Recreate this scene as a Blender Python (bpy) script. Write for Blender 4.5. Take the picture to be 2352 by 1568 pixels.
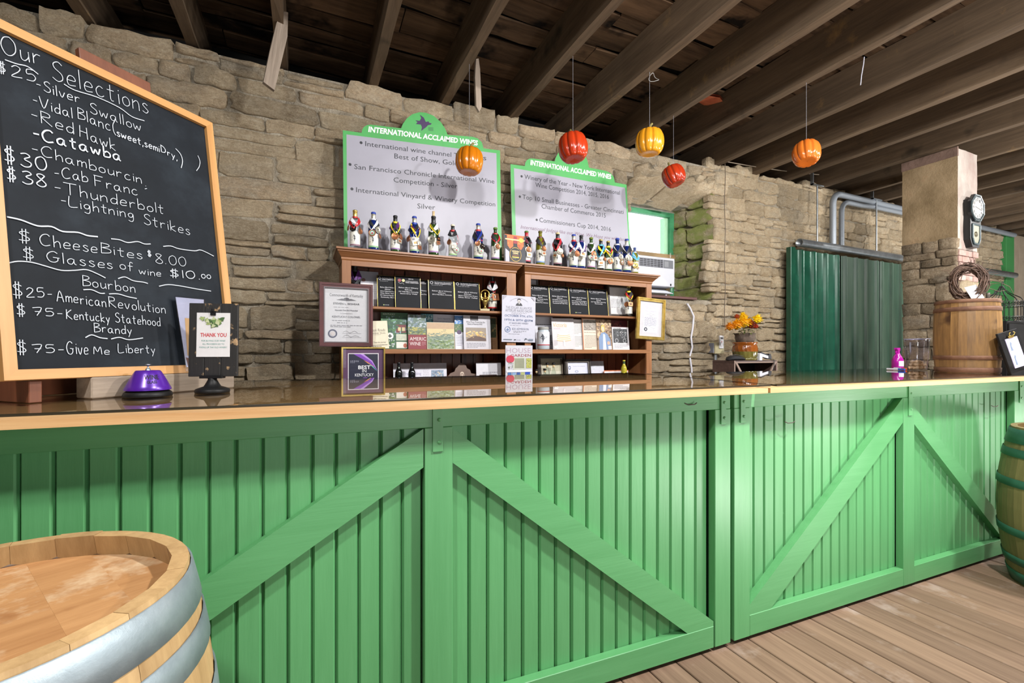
import bpy, bmesh, math, random
from math import sin, cos, pi, radians, sqrt, atan2
from mathutils import Vector, Matrix, Euler, noise
R = random.Random(11)
for o in list(bpy.data.objects): bpy.data.objects.remove(o)
SC = bpy.context.scene
COL = SC.collection
# ------------------------------------------------------------------ camera, world, lamps, exposure
TH = radians(24.4); CAMH = 1.32; FPX = 1045.0; CXP = 1176.0; HOR = 808.0
cam = bpy.data.cameras.new('camera'); cam.sensor_width = 36; cam.sensor_fit = 'HORIZONTAL'
cam.lens = 36 * FPX / 2352; cam.shift_y = (HOR - 784) / 2352; cam.clip_start = .02
camo = bpy.data.objects.new('camera', cam); COL.objects.link(camo)
camo.location = (0, 0, CAMH); camo.rotation_euler = (pi / 2, 0, -TH); SC.camera = camo
SC.view_settings.view_transform = 'Standard'; SC.view_settings.look = 'None'
SC.view_settings.gamma = 1; SC.view_settings.use_curve_mapping = False
SC.view_settings.exposure = 0.0
W = bpy.data.worlds.new('world'); SC.world = W; W.use_nodes = True
wb = W.node_tree.nodes['Background']; wb.inputs[0].default_value = (.93, .97, 1, 1); wb.inputs[1].default_value = 2.4
def lamp(name, loc, target, size, power, col=(1, .95, .88)):
    l = bpy.data.lights.new(name, 'AREA'); l.shape = 'DISK'; l.size = size; l.energy = power; l.color = col
    o = bpy.data.objects.new(name, l); COL.objects.link(o); o.location = loc
    o.rotation_euler = (Vector(target) - Vector(loc)).to_track_quat('-Z', 'Y').to_euler(); return o
WHT_L = (1, .975, .95)
lamp('track_lamp', (1.9, -.1, 3.55), (1.75, 2.6, 0), .18, 165, WHT_L)
lamp('track_lamp', (3.95, .0, 3.5), (3.0, 2.6, 0), .18, 150, WHT_L)
lamp('track_lamp', (-.9, -.2, 3.5), (-.2, 2.0, 0), .2, 84, WHT_L)
lamp('track_lamp', (6.3, .3, 3.4), (6.2, 2.8, .8), .25, 120, WHT_L)
lamp('track_lamp', (9.5, .6, 3.4), (9.8, 3.4, 1.5), .25, 130, WHT_L)
lamp('added_uplight', (2.75, .25, .25), (2.4, 1.2, 4.0), .4, 32, WHT_L)  # uplights from here on are added, unseen, to brighten the joists from below
lamp('added_uplight', (5.7, -.5, .5), (4.9, 1.4, 4.0), .4, 85, WHT_L)
lamp('added_uplight', (8.6, 1.0, .25), (7.6, 2.2, 4.0), .4, 140, WHT_L)
lamp('added_uplight', (.6, -1.0, .9), (1.2, 1.5, 4.0), .5, 14, WHT_L)
# ------------------------------------------------------------------ photograph geometry (rays of the level, shifted view)
cT, sT = cos(TH), sin(TH)
EYE = Vector((0, 0, CAMH))
def ray(px, py):
    q = (px - CXP) / FPX; return Vector((q * cT + sT, -q * sT + cT, (HOR - py) / FPX))
def atY(px, py, Y): r = ray(px, py); return EYE + r * (Y / r.y)
def atX(px, py, X): r = ray(px, py); return EYE + r * (X / r.x)
def atZ(px, py, z): r = ray(px, py); return EYE + r * ((z - CAMH) / r.z)
def atP(px, py, p, n): r = ray(px, py); return EYE + r * ((Vector(p) - EYE).dot(n) / r.dot(n))
def proj(P):
    r = P[0] * cT - P[1] * sT; d = P[0] * sT + P[1] * cT
    return (CXP + FPX * r / d, HOR - FPX * (P[2] - CAMH) / d) if d > .05 else (-9e3, 9e3)
# ------------------------------------------------------------------ materials
MATS = {}
def lin(h):
    if isinstance(h, (tuple, list)): return (*h[:3], 1)
    h = h.lstrip('#'); c = [int(h[i:i + 2], 16) / 255 for i in (0, 2, 4)]
    return (*[x / 12.92 if x <= .04045 else ((x + .055) / 1.055) ** 2.4 for x in c], 1)
def newmat(name):
    m = bpy.data.materials.new(name); m.use_nodes = True; nt = m.node_tree
    return m, nt, nt.nodes['Principled BSDF']
def nd(nt, t, **kw):
    n = nt.nodes.new(t)
    for k, v in kw.items():
        if k in n.inputs: n.inputs[k].default_value = v
        else: setattr(n, k, v)
    return n
def ramp(nt, fac, stops):
    r = nt.nodes.new('ShaderNodeValToRGB'); e = r.color_ramp.elements
    while len(e) > 1: e.remove(e[0])
    for i, (p, c) in enumerate(stops):
        x = e[0] if i == 0 else e.new(p)
        x.position = p; x.color = lin(c)
    nt.links.new(fac, r.inputs[0]); return r.outputs[0]
def mixc(nt, fac, a, b, mode='MIX'):
    m = nt.nodes.new('ShaderNodeMix'); m.data_type = 'RGBA'; m.blend_type = mode
    for s, v in ((0, fac), (6, a), (7, b)):
        if hasattr(v, 'type') and hasattr(v, 'is_linked'): nt.links.new(v, m.inputs[s])
        else: m.inputs[s].default_value = v
    return m.outputs[2]
def coords(nt, scale, kind='Object'):
    if kind == 'World': o = nt.nodes.new('ShaderNodeNewGeometry').outputs['Position']
    else: o = nt.nodes.new('ShaderNodeTexCoord').outputs[kind]
    m = nt.nodes.new('ShaderNodeMapping'); m.inputs['Scale'].default_value = scale
    if kind == 'Object':
        oi = nt.nodes.new('ShaderNodeObjectInfo'); v = nt.nodes.new('ShaderNodeVectorMath'); v.operation = 'SCALE'
        v.inputs[0].default_value = (7.3, 3.1, 5.7); nt.links.new(oi.outputs['Random'], v.inputs['Scale'])
        nt.links.new(v.outputs[0], m.inputs['Location'])
    nt.links.new(o, m.inputs['Vector']); return m.outputs[0]
def ntex(nt, vec, scale, detail=5, rough=.6, dist=0):
    n = nd(nt, 'ShaderNodeTexNoise', Scale=scale, Detail=detail, Roughness=rough, Distortion=dist)
    nt.links.new(vec, n.inputs['Vector']); return n.outputs[0]
def bump(nt, bs, h, strength, dist=.01):
    b = nd(nt, 'ShaderNodeBump', Strength=strength, Distance=dist)
    nt.links.new(h, b.inputs['Height']); nt.links.new(b.outputs[0], bs.inputs['Normal'])
def col(c, rough=.5, metal=0, spec=.5):
    k = (c, rough, metal, spec)
    if k not in MATS:
        m, nt, b = newmat('paint_' + str(len(MATS)))
        v = coords(nt, (1, 1, 1)); n = ntex(nt, v, 40, 3)
        base = lin(c); lo = tuple(x * .9 for x in base[:3]) + (1,); hi = tuple(min(1, x * 1.08) for x in base[:3]) + (1,)
        nt.links.new(mixc(nt, n, lo, hi), b.inputs['Base Color'])
        b.inputs['Roughness'].default_value = rough; b.inputs['Metallic'].default_value = metal
        b.inputs['Specular IOR Level'].default_value = spec
        MATS[k] = m
    return MATS[k]
def wood(name, dark, light, axis='X', freq=9, stretch=.07, rough=.55, var=.25, bmp=.15, worn=None, spots=None, kind='Object', spec=.5):
    """grain runs along axis; every board takes its own offset and tone from its object"""
    m, nt, b = newmat(name)
    sc = [1, 1, 1]; sc['XYZ'.index(axis)] = stretch
    v = coords(nt, sc, kind)
    n1 = ntex(nt, v, freq, 6, .65, 1.2); n2 = ntex(nt, v, freq * 7, 4, .7)
    c = ramp(nt, n1, [(.28, dark), (.72, light)])
    c = mixc(nt, .35, c, ramp(nt, n2, [(.3, dark), (.7, light)]))
    if worn:
        n3 = ntex(nt, coords(nt, (1, 1, 1), kind), worn[1], 6, .7)
        c = mixc(nt, ramp(nt, n3, [(worn[2], '#000000'), (worn[2] + .14, '#ffffff')]), c, lin(worn[0]))
    if spots:
        n4 = ntex(nt, coords(nt, (1, 1, 1), kind), spots[1], 4, .6)
        c = mixc(nt, ramp(nt, n4, [(spots[2], '#000000'), (spots[2] + .1, '#ffffff')]), c, lin(spots[0]))
    oi = nt.nodes.new('ShaderNodeObjectInfo')
    h = nd(nt, 'ShaderNodeMapRange'); h.inputs[3].default_value = 1 - var; h.inputs[4].default_value = 1 + var
    nt.links.new(oi.outputs['Random'], h.inputs[0])
    hs = nd(nt, 'ShaderNodeHueSaturation'); nt.links.new(h.outputs[0], hs.inputs['Value']); nt.links.new(c, hs.inputs['Color'])
    nt.links.new(hs.outputs[0], b.inputs['Base Color']); b.inputs['Roughness'].default_value = rough
    b.inputs['Specular IOR Level'].default_value = spec
    if bmp: bump(nt, b, n2, bmp, .004)
    return m
def plain(name, stops, scale=8, rough=.6, metal=0, bmp=.2, bscale=None, kind='Object', stretch=(1, 1, 1), spec=.5, var=0, bd=.01):
    m, nt, b = newmat(name)
    v = coords(nt, stretch, kind); n = ntex(nt, v, scale, 7, .65)
    c = ramp(nt, n, stops)
    if var:
        oi = nt.nodes.new('ShaderNodeObjectInfo'); h = nd(nt, 'ShaderNodeMapRange'); h.inputs[3].default_value = 1 - var; h.inputs[4].default_value = 1 + var
        nt.links.new(oi.outputs['Random'], h.inputs[0])
        hs = nd(nt, 'ShaderNodeHueSaturation'); nt.links.new(h.outputs[0], hs.inputs['Value']); nt.links.new(c, hs.inputs['Color']); c = hs.outputs[0]
    nt.links.new(c, b.inputs['Base Color']); b.inputs['Roughness'].default_value = rough; b.inputs['Metallic'].default_value = metal
    b.inputs['Specular IOR Level'].default_value = spec
    if bmp: bump(nt, b, ntex(nt, v, bscale or scale * 4, 6, .7), bmp, bd)
    return m
def glassy(name, tint=(1, 1, 1, 1), rough=.0, ior=1.5, extra=0.0):
    """thin pane: clear, with the mirror of a real pane growing towards grazing angles"""
    m = bpy.data.materials.new(name); m.use_nodes = True; nt = m.node_tree; nt.nodes.clear()
    out = nt.nodes.new('ShaderNodeOutputMaterial'); mix = nt.nodes.new('ShaderNodeMixShader')
    t = nd(nt, 'ShaderNodeBsdfTransparent', Color=tint); g = nd(nt, 'ShaderNodeBsdfGlossy', Roughness=rough)
    fr = nd(nt, 'ShaderNodeFresnel', IOR=ior)
    gb = nt.nodes.new('ShaderNodeNewGeometry'); mr = nd(nt, 'ShaderNodeMapRange'); mr.inputs[3].default_value = ior; mr.inputs[4].default_value = 1 / ior
    nt.links.new(gb.outputs['Backfacing'], mr.inputs[0]); nt.links.new(mr.outputs[0], fr.inputs['IOR'])
    f = fr.outputs[0]
    if extra:
        a = nt.nodes.new('ShaderNodeMath'); a.operation = 'ADD'; a.use_clamp = True; a.inputs[1].default_value = extra; nt.links.new(f, a.inputs[0]); f = a.outputs[0]
    nt.links.new(f, mix.inputs[0]); nt.links.new(t.outputs[0], mix.inputs[1]); nt.links.new(g.outputs[0], mix.inputs[2])
    nt.links.new(mix.outputs[0], out.inputs[0]); return m
# ------------------------------------------------------------------ mesh building
I4 = Matrix.Identity(4)
TXT = {}
def textgeo(s, bold=0, shear=0):
    k = (s, bold, shear)
    if k not in TXT:
        c = bpy.data.curves.new('t', 'FONT'); c.body = s; c.size = 1; c.resolution_u = 2; c.offset = bold; c.shear = shear
        o = bpy.data.objects.new('t', c); COL.objects.link(o)
        dg = bpy.context.evaluated_depsgraph_get(); dg.update()
        me = bpy.data.meshes.new_from_object(o.evaluated_get(dg))
        v = [tuple(x.co[:2]) for x in me.vertices]; f = [tuple(p.vertices) for p in me.polygons]
        bpy.data.objects.remove(o); bpy.data.curves.remove(c); bpy.data.meshes.remove(me)
        x0 = min((p[0] for p in v), default=0); x1 = max((p[0] for p in v), default=1)
        TXT[k] = ([((p[0] - x0) / max(1e-6, x1 - x0), p[1] / .69) for p in v], f)
    return TXT[k]
class MB:
    def __init__(s): s.v = []; s.f = []; s.m = []; s.s = []; s.mats = []
    def mi(s, mat):
        if isinstance(mat, str): mat = col(mat)
        if mat not in s.mats: s.mats.append(mat)
        return s.mats.index(mat)
    def add(s, vs, fs, mat, sm=False, M=None):
        b = len(s.v); i = s.mi(mat)
        s.v += [tuple(M @ Vector(p)) if M is not None else tuple(p) for p in vs]
        s.f += [tuple(b + j for j in f) for f in fs]; s.m += [i] * len(fs); s.s += [sm] * len(fs); return s
    def box(s, a, b, mat, M=None, ch=0.0):
        x0, y0, z0 = a; x1, y1, z1 = b
        if not ch:
            vs = [(x0, y0, z0), (x1, y0, z0), (x1, y1, z0), (x0, y1, z0), (x0, y0, z1), (x1, y0, z1), (x1, y1, z1), (x0, y1, z1)]
            return s.add(vs, [(3, 2, 1, 0), (4, 5, 6, 7), (0, 1, 5, 4), (1, 2, 6, 5), (2, 3, 7, 6), (3, 0, 4, 7)], mat, False, M)
        vs = []; ix = {}
        for sx in (0, 1):
            for sy in (0, 1):
                for sz in (0, 1):
                    for k in range(3):
                        p = [(x1 - ch if sx else x0 + ch), (y1 - ch if sy else y0 + ch), (z1 - ch if sz else z0 + ch)]
                        p[k] = ((x1, y1, z1) if (sx, sy, sz)[k] else (x0, y0, z0))[k]
                        ix[sx, sy, sz, k] = len(vs); vs.append(tuple(p))
        fs = []
        for k in range(3):
            a1, b1 = (k + 1) % 3, (k + 2) % 3
            for e in (0, 1):
                q = []
                for u, w in ((0, 0), (1, 0), (1, 1), (0, 1)):
                    t = [0, 0, 0]; t[k] = e; t[a1] = u; t[b1] = w; q.append(ix[(*t, k)])
                fs.append(tuple(q if e else q[::-1]))
            for u in (0, 1):
                for w in (0, 1):
                    q = []
                    for e, kk in ((0, a1), (1, a1), (1, b1), (0, b1)):
                        t = [0, 0, 0]; t[k] = e; t[a1] = u; t[b1] = w; q.append(ix[(*t, kk)])
                    fs.append(tuple(q if u != w else q[::-1]))
        for sx in (0, 1):
            for sy in (0, 1):
                for sz in (0, 1):
                    q = [ix[sx, sy, sz, k] for k in range(3)]; fs.append(tuple(q if (sx + sy + sz) % 2 else q[::-1]))
        return s.add(vs, fs, mat, False, M)
    def prism(s, poly, y0, y1, mat, M=None, side=None):
        """polygon in x,z; thickness along y (front y0)"""
        n = len(poly); vs = [(p[0], y0, p[1]) for p in poly] + [(p[0], y1, p[1]) for p in poly]
        s.add(vs, [tuple(range(n)), tuple(range(2 * n - 1, n - 1, -1))], mat, False, M)
        return s.add(vs, [(i, n + i, n + (i + 1) % n, (i + 1) % n) for i in range(n)], side or mat, False, M)
    def lathe(s, prof, seg, mat, M=None, sm=True, a0=0, a1=2 * pi, rib=None):
        full = abs(a1 - a0 - 2 * pi) < 1e-6; n = seg if full else seg + 1; vs = []; fs = []
        for r, z in prof:
            for i in range(n):
                a = a0 + (a1 - a0) * i / seg; rr = r * (rib(a, z) if rib else 1); vs.append((rr * cos(a), rr * sin(a), z))
        for j in range(len(prof) - 1):
            for i in range(seg):
                k = (i + 1) % n; fs.append((j * n + i, j * n + k, (j + 1) * n + k, (j + 1) * n + i))
        return s.add(vs, fs, mat, sm, M)
    def tube(s, pts, r, seg, mat, M=None, cap=True):
        pts = [Vector(p) for p in pts]; vs = []; fs = []; up = Vector((0, 0, 1)); n = len(pts)
        t0 = (pts[1] - pts[0]).normalized()
        x = t0.cross(up) if abs(t0.z) < .95 else t0.cross(Vector((1, 0, 0))); x.normalize()
        for i, p in enumerate(pts):
            t = (pts[min(i + 1, n - 1)] - pts[max(i - 1, 0)]).normalized(); x = (x - t * x.dot(t)).normalized(); y = t.cross(x)
            rr = r[i] if isinstance(r, (list, tuple)) else r
            vs += [p + (x * cos(2 * pi * k / seg) + y * sin(2 * pi * k / seg)) * rr for k in range(seg)]
        for i in range(n - 1):
            for k in range(seg): fs.append((i * seg + k, i * seg + (k + 1) % seg, (i + 1) * seg + (k + 1) % seg, (i + 1) * seg + k))
        s.add(vs, fs, mat, True, M)
        if cap: s.add([vs[k] for k in range(seg)] + vs[-seg:], [tuple(range(seg))[::-1], tuple(range(seg, 2 * seg))], mat, False, M)
        return s
    def ribbon(s, pts, w, mat, y=0, M=None):
        """flat stroke in the x,z plane"""
        n = len(pts); vs = []; fs = []
        for i in range(n):
            a = pts[max(i - 1, 0)]; b = pts[min(i + 1, n - 1)]; dx, dz = b[0] - a[0], b[1] - a[1]; l = max(1e-9, sqrt(dx * dx + dz * dz))
            h = w[i] / 2 if isinstance(w, list) else w / 2; px, pz = pts[i]
            vs += [(px - dz / l * h, y, pz + dx / l * h), (px + dz / l * h, y, pz - dx / l * h)]
        fs = [(2 * i, 2 * i + 1, 2 * i + 3, 2 * i + 2) for i in range(n - 1)]
        return s.add(vs, fs, mat, False, M)
    def text(s, t, x, z, w, cap, mat, y=0, M=None, bold=0, shear=0, skew=0):
        """baseline from x,z; printed w wide; skew = rise of the baseline over the width"""
        v, f = textgeo(t, bold, shear)
        return s.add([(x + p[0] * w, y, z + p[1] * cap + p[0] * skew) for p in v], f, mat, False, M)
    def build(s, name, parent=None, recalc=True, M=None):
        me = bpy.data.meshes.new(name)
        me.from_pydata(s.v, [], s.f)
        for m in s.mats: me.materials.append(m)
        me.polygons.foreach_set('material_index', s.m); me.polygons.foreach_set('use_smooth', s.s)
        if recalc:
            bm = bmesh.new(); bm.from_mesh(me); bmesh.ops.recalc_face_normals(bm, faces=bm.faces); bm.to_mesh(me); bm.free()
        o = bpy.data.objects.new(name, me); COL.objects.link(o)
        if parent is not None: o.parent = parent
        if M is not None: o.matrix_local = M
        return o
def thing(name, label, cat, loc=(0, 0, 0), rz=0, group=None, rx=0, ry=0):
    o = bpy.data.objects.new(name, None); o.empty_display_size = .05; COL.objects.link(o)
    o.location = loc; o.rotation_euler = (rx, ry, rz); o['label'] = label; o['category'] = cat
    if group: o['group'] = group
    return o
def tag(o, label, cat, group=None):
    o['label'] = label; o['category'] = cat
    if group: o['group'] = group
    return o
def struct(o): o['kind'] = 'structure'; return o
def stuff(o): o['kind'] = 'stuff'; return o
def T(x, y, z): return Matrix.Translation((x, y, z))
def RX(a): return Matrix.Rotation(a, 4, 'X')
def RY(a): return Matrix.Rotation(a, 4, 'Y')
def RZ(a): return Matrix.Rotation(a, 4, 'Z')
def rough_bar(mb, L, w, h, mat, axis='y', n=12, amp=.006, seed=0):
    """sawn timber with uneven edges, along y from 0 to L, x in 0..w, z in 0..h"""
    rr = random.Random(seed); vs = []; fs = []
    for i in range(n + 1):
        t = L * i / n
        for x, z in ((0, 0), (w, 0), (w, h), (0, h)):
            vs.append((x + rr.uniform(-amp, amp), t, z + rr.uniform(-amp, amp)))
    for i in range(n):
        for k in range(4): fs.append((4 * i + k, 4 * i + (k + 1) % 4, 4 * i + 4 + (k + 1) % 4, 4 * i + 4 + k))
    fs += [(3, 2, 1, 0), (4 * n, 4 * n + 1, 4 * n + 2, 4 * n + 3)]
    return mb.add(vs, fs, mat)
# ================================================================== materials of the place
def stone_mat(name, stops, moss=0):
    m, nt, b = newmat(name)
    v = coords(nt, (1, 1, 1.6), 'World')
    n1 = ntex(nt, v, 2.6, 6, .6, .4); n2 = ntex(nt, v, 9, 10, .78, .5); n3 = ntex(nt, v, 34, 8, .8)
    oi = nt.nodes.new('ShaderNodeObjectInfo')
    a = nt.nodes.new('ShaderNodeMath'); a.operation = 'MULTIPLY_ADD'; a.inputs[1].default_value = .55; nt.links.new(oi.outputs['Random'], a.inputs[0])
    s2 = nt.nodes.new('ShaderNodeMath'); s2.operation = 'MULTIPLY'; s2.inputs[1].default_value = .5; nt.links.new(n2, s2.inputs[0]); nt.links.new(s2.outputs[0], a.inputs[2])
    c = ramp(nt, a.outputs[0], stops)
    c = mixc(nt, .55, c, ramp(nt, n1, [(.3, '#a39d92'), (.5, '#bda98c'), (.7, '#dcc8aa')]))
    c = mixc(nt, ramp(nt, n2, [(.56, '#000000'), (.72, '#999999')]), c, lin('#e6dece'))
    c = mixc(nt, ramp(nt, n3, [(.30, '#bbbbbb'), (.46, '#000000')]), c, lin('#86765e'))
    n5 = ntex(nt, v, 70, 9, .8); c = mixc(nt, .55, c, ramp(nt, n5, [(.38, '#7a766e'), (.5, '#bfbcb6'), (.66, '#fafaf6')]), 'SOFT_LIGHT')
    n6 = ntex(nt, v, 18, 10, .8, .6); c = mixc(nt, .6, c, ramp(nt, n6, [(.36, '#7e786e'), (.5, '#c2beb6'), (.64, '#fafaf4')]), 'SOFT_LIGHT')
    oi2 = nd(nt, 'ShaderNodeHueSaturation', Saturation=.9); hm = nd(nt, 'ShaderNodeMapRange'); hm.inputs[3].default_value = .98; hm.inputs[4].default_value = 1.34; nt.links.new(oi.outputs['Random'], hm.inputs[0]); nt.links.new(hm.outputs[0], oi2.inputs['Value']); nt.links.new(c, oi2.inputs['Color']); c = oi2.outputs[0]
    if moss:
        n4 = ntex(nt, v, 5, 6, .7)
        c = mixc(nt, ramp(nt, n4, [(.36, '#111111'), (.54, '#eeeeee')]), c, mixc(nt, n2, lin('#6d8a24'), lin('#d0d880')))
    nt.links.new(c, b.inputs['Base Color']); b.inputs['Roughness'].default_value = .9; b.inputs['Specular IOR Level'].default_value = .2
    ad = nt.nodes.new('ShaderNodeMath'); ad.operation = 'MULTIPLY_ADD'; ad.inputs[1].default_value = .9; nt.links.new(n3, ad.inputs[0]); nt.links.new(n2, ad.inputs[2])
    bump(nt, b, ad.outputs[0], 1.0, .055); return m
STONE = stone_mat('limestone', [(.15, '#a89a84'), (.4, '#c6b294'), (.6, '#d6c2a2'), (.75, '#cbb08f'), (.9, '#b9b1a2')])
STONE_B = stone_mat('limestone_pale', [(.15, '#cdb998'), (.45, '#dfc6a0'), (.7, '#ead2ac'), (.9, '#d2c4ac')])
MOSS_DAYLIT = stone_mat('mossy_limestone_daylit', [(.2, '#c4b890'), (.5, '#ddd0a4'), (.8, '#e6dcb8')], 1)  # real moss, with the window's daylight also put into the pale tones
MORTAR = plain('lime_mortar', [(.3, '#8f8676'), (.5, '#b3a896'), (.7, '#cbc2b0')], 9, .95, 0, 1.0, 18, 'World', spec=.1, bd=.08)
BEAM = wood('sawn_beam', '#40352b', '#75634f', 'Y', 6, .06, .8, .16, .35, worn=('#8a6f4a', 2.2, .62), spots=('#3a3229', 1.6, .62), kind='Object', spec=.2)
DECK = wood('roof_board', '#1c150f', '#66503c', 'X', 4, .12, .9, .35, .4, worn=('#8d8073', 3, .7), spots=('#120e0b', 2.0, .55), spec=.15)
FLOORW = wood('deck_plank', '#5a4536', '#8d7460', 'Y', 7, .05, .7, .14, .2, worn=('#94847a', 1.7, .56), kind='Object', spec=.3)
GREEN = wood('green_paint', '#4d8c57', '#5a9964', 'Z', 12, .06, .42, .05, .12, spots=('#76b083', 26, .75), spec=.5)
GREEN_H = wood('green_paint_rail', '#4d8c57', '#5a9964', 'X', 12, .06, .42, .05, .12, spots=('#76b083', 26, .75), spec=.5)
PINE = wood('pine_edge', '#ad7c48', '#d8b483', 'X', 10, .045, .45, .06, .08, spots=('#a2693a', 3, .8))
OAK = wood('red_oak', '#6f472c', '#a27048', 'X', 12, .05, .35, .06, .06)
OAK_V = wood('red_oak_upright', '#6f472c', '#a27048', 'Z', 12, .05, .35, .06, .06)
CEDAR = wood('cedar_back_board', '#4a2115', '#8e4a2c', 'Z', 10, .07, .35, .3, .06)
GREY_OAK = wood('weathered_timber', '#6a5d50', '#9a8c7c', 'X', 14, .05, .8, .1, .25)
BROWN = wood('red_brown_plank', '#4a2516', '#74432a', 'Z', 8, .06, .5, .1, .08)
FRAMEW = wood('honey_frame', '#a3743f', '#c0925a', 'X', 9, .05, .45, .05, .06)
DARKW = wood('dark_frame_wood', '#1b1512', '#3a2f2a', 'X', 9, .05, .45, .1, .06)
GALV = plain('galvanised', [(.3, '#7f868b'), (.7, '#b5bbc0')], 6, .38, .85, .05)
HOOP = plain('galvanised_hoop', [(.3, '#75838a'), (.7, '#a3aeb4')], 5, .52, .6, .12, 20)
HOOP_G = plain('green_hoop', [(.3, '#1f4a3c'), (.7, '#3a6a58')], 6, .5, .3, .1)
HOOP_R = plain('rusty_hoop', [(.3, '#4c3022'), (.7, '#7a5842')], 8, .7, .3, .2)
STAVE = wood('barrel_stave', '#8f7048', '#bf9f70', 'Z', 9, .06, .6, .1, .12, spots=('#8a6a42', 4, .66))
STAVE_T = wood('barrel_head', '#8f6238', '#b98c5c', 'X', 7, .12, .65, .0, .25, worn=('#c4aa88', 4, .5), spots=('#84542c', 5, .62))
STAVE_O = wood('olive_stave', '#54492a', '#7a6d44', 'Z', 8, .07, .6, .1, .12, spots=('#3f3420', 4, .64))
STAVE_R = wood('antique_stave', '#46301c', '#94703f', 'Z', 7, .12, .5, .3, .12, spots=('#3b2410', 3, .6))
STUCCO = plain('yellow_stucco', [(.25, '#6a5a42'), (.45, '#87755a'), (.62, '#978468'), (.8, '#a08064')], 2.5, .95, 0, .6, 20, 'World', spec=.1)
PLASTER = plain('lime_wash', [(.3, '#8f7670'), (.5, '#a0948c'), (.7, '#b2aaa2')], 3, .95, 0, .5, 14, 'World', (1, 1, .5), spec=.1)
RUBBLE = stone_mat('dark_rubble', [(.2, '#33271f'), (.5, '#554436'), (.8, '#6a5646')])
BRICK = plain('pink_brick', [(.3, '#8a6a60'), (.7, '#b39a92')], 6, .9, 0, .5, 30, spec=.1, var=.15)
SHEET = plain('green_sheet_metal', [(.3, '#0f4232'), (.7, '#1c5642')], 4, .24, .2, .03, spec=.8)
SHEET_D = plain('dusty_sheet_metal', [(.3, '#27483a'), (.55, '#46604f'), (.8, '#5c7060')], 5, .36, .1, .05, stretch=(1, 1, .15), spec=.6)
BLACK = plain('black_paint', [(.3, '#0b0b0c'), (.7, '#161618')], 9, .5, 0, .05, spec=.25)
GOLD = plain('gold_metal', [(.3, '#a98a3c'), (.7, '#e2c878')], 9, .28, .8, .05)
BRONZE = plain('bronze_medal', [(.3, '#8a5334'), (.7, '#b97c54')], 14, .38, .6, .1)
SILVER = plain('silver_medal', [(.3, '#9a988c'), (.7, '#d0cec0')], 14, .35, .6, .1)
GLASS = glassy('pane_glass')
TOPGLASS = glassy('counter_glass', (.90, .92, .88, 1), 0, 1.52, .18)
ACRYL = glassy('acrylic', (.93, .94, .98, 1), .03, 1.5, .05)
GEDGE = col('#0c1614', .15, 0, .8)
# ================================================================== setting
WY = 4.15
# --- floor of deck planks running towards the stone wall
fb = MB().box((-3.6, -4.4, -.12), (13.5, 4.3, -.03), '#1c130d'); floor = struct(fb.build('floor'))
pm = MB().box((0, 0, -.03), (.1345, 8.5, 0), FLOORW, ch=.003)
x = atZ(1424, 1556, 0).x - .14 * 29
k = 0; first = None
while x < 13:
    if first is None: first = pm.build('plank', floor); o = first
    else: o = first.copy(); COL.objects.link(o)
    o.location = (x, -4.25, 0); o.parent = floor; x += .14
# --- ceiling: roof boards over sawn joists
cb = MB().box((-3.5, -4.4, 4.035), (16.5, 5.2, 4.08), '#0b0806'); ceil = struct(cb.build('ceiling'))
y = .2; k = 0
while y < 4.9:
    w = R.uniform(.13, .27); x = -3.4
    while x < 16:
        L = R.uniform(1.4, 2.8); mb = MB(); n = 8; vs = []; th = .02
        ph = R.uniform(0, 9)
        for i in range(n + 1):
            xx = L * i / n
            for yy, zz in ((0 + R.uniform(-.012, .014), 0), (w + R.uniform(-.02, .01), 0), (w, th), (0, th)):
                vs.append((xx, yy, zz + .010 * sin(xx * 2.5 + ph) * (1 if y > 2.6 else .4)))
        fs = [(4 * i + q, 4 * i + (q + 1) % 4, 4 * i + 4 + (q + 1) % 4, 4 * i + 4 + q) for i in range(n) for q in range(4)] + [(3, 2, 1, 0), (4 * n, 4 * n + 1, 4 * n + 2, 4 * n + 3)]
        mb.add(vs, fs, DECK); o = mb.build('roof_board', ceil)
        o.location = (x, y, 3.995 + R.uniform(-.004, .012)); o.rotation_euler = (R.uniform(-.05, .05), 0, R.uniform(-.006, .006)); x += L + .01
    y += w + (R.uniform(.004, .02) if y < 3 else R.uniform(.01, .06))
bx = [-2.75, -2.06, -1.37, -.75, -.14, .585, 1.237, 1.93, 2.645, 3.36, 4.0, 4.735, 5.43, 6.03, 6.725, 7.52] + [8.2 + .68 * i for i in range(12)]
bvar = [rough_bar(MB(), 9.1, .078, .34, BEAM, n=24, amp=.005, seed=i).build('beam', ceil) for i in range(5)]
for i, X in enumerate(bx):
    o = bvar[i] if i < 5 else bvar[i % 5].copy()
    if i >= 5: COL.objects.link(o)
    o.parent = ceil; o.location = (X - .078, -4.3, 3.66)
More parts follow.
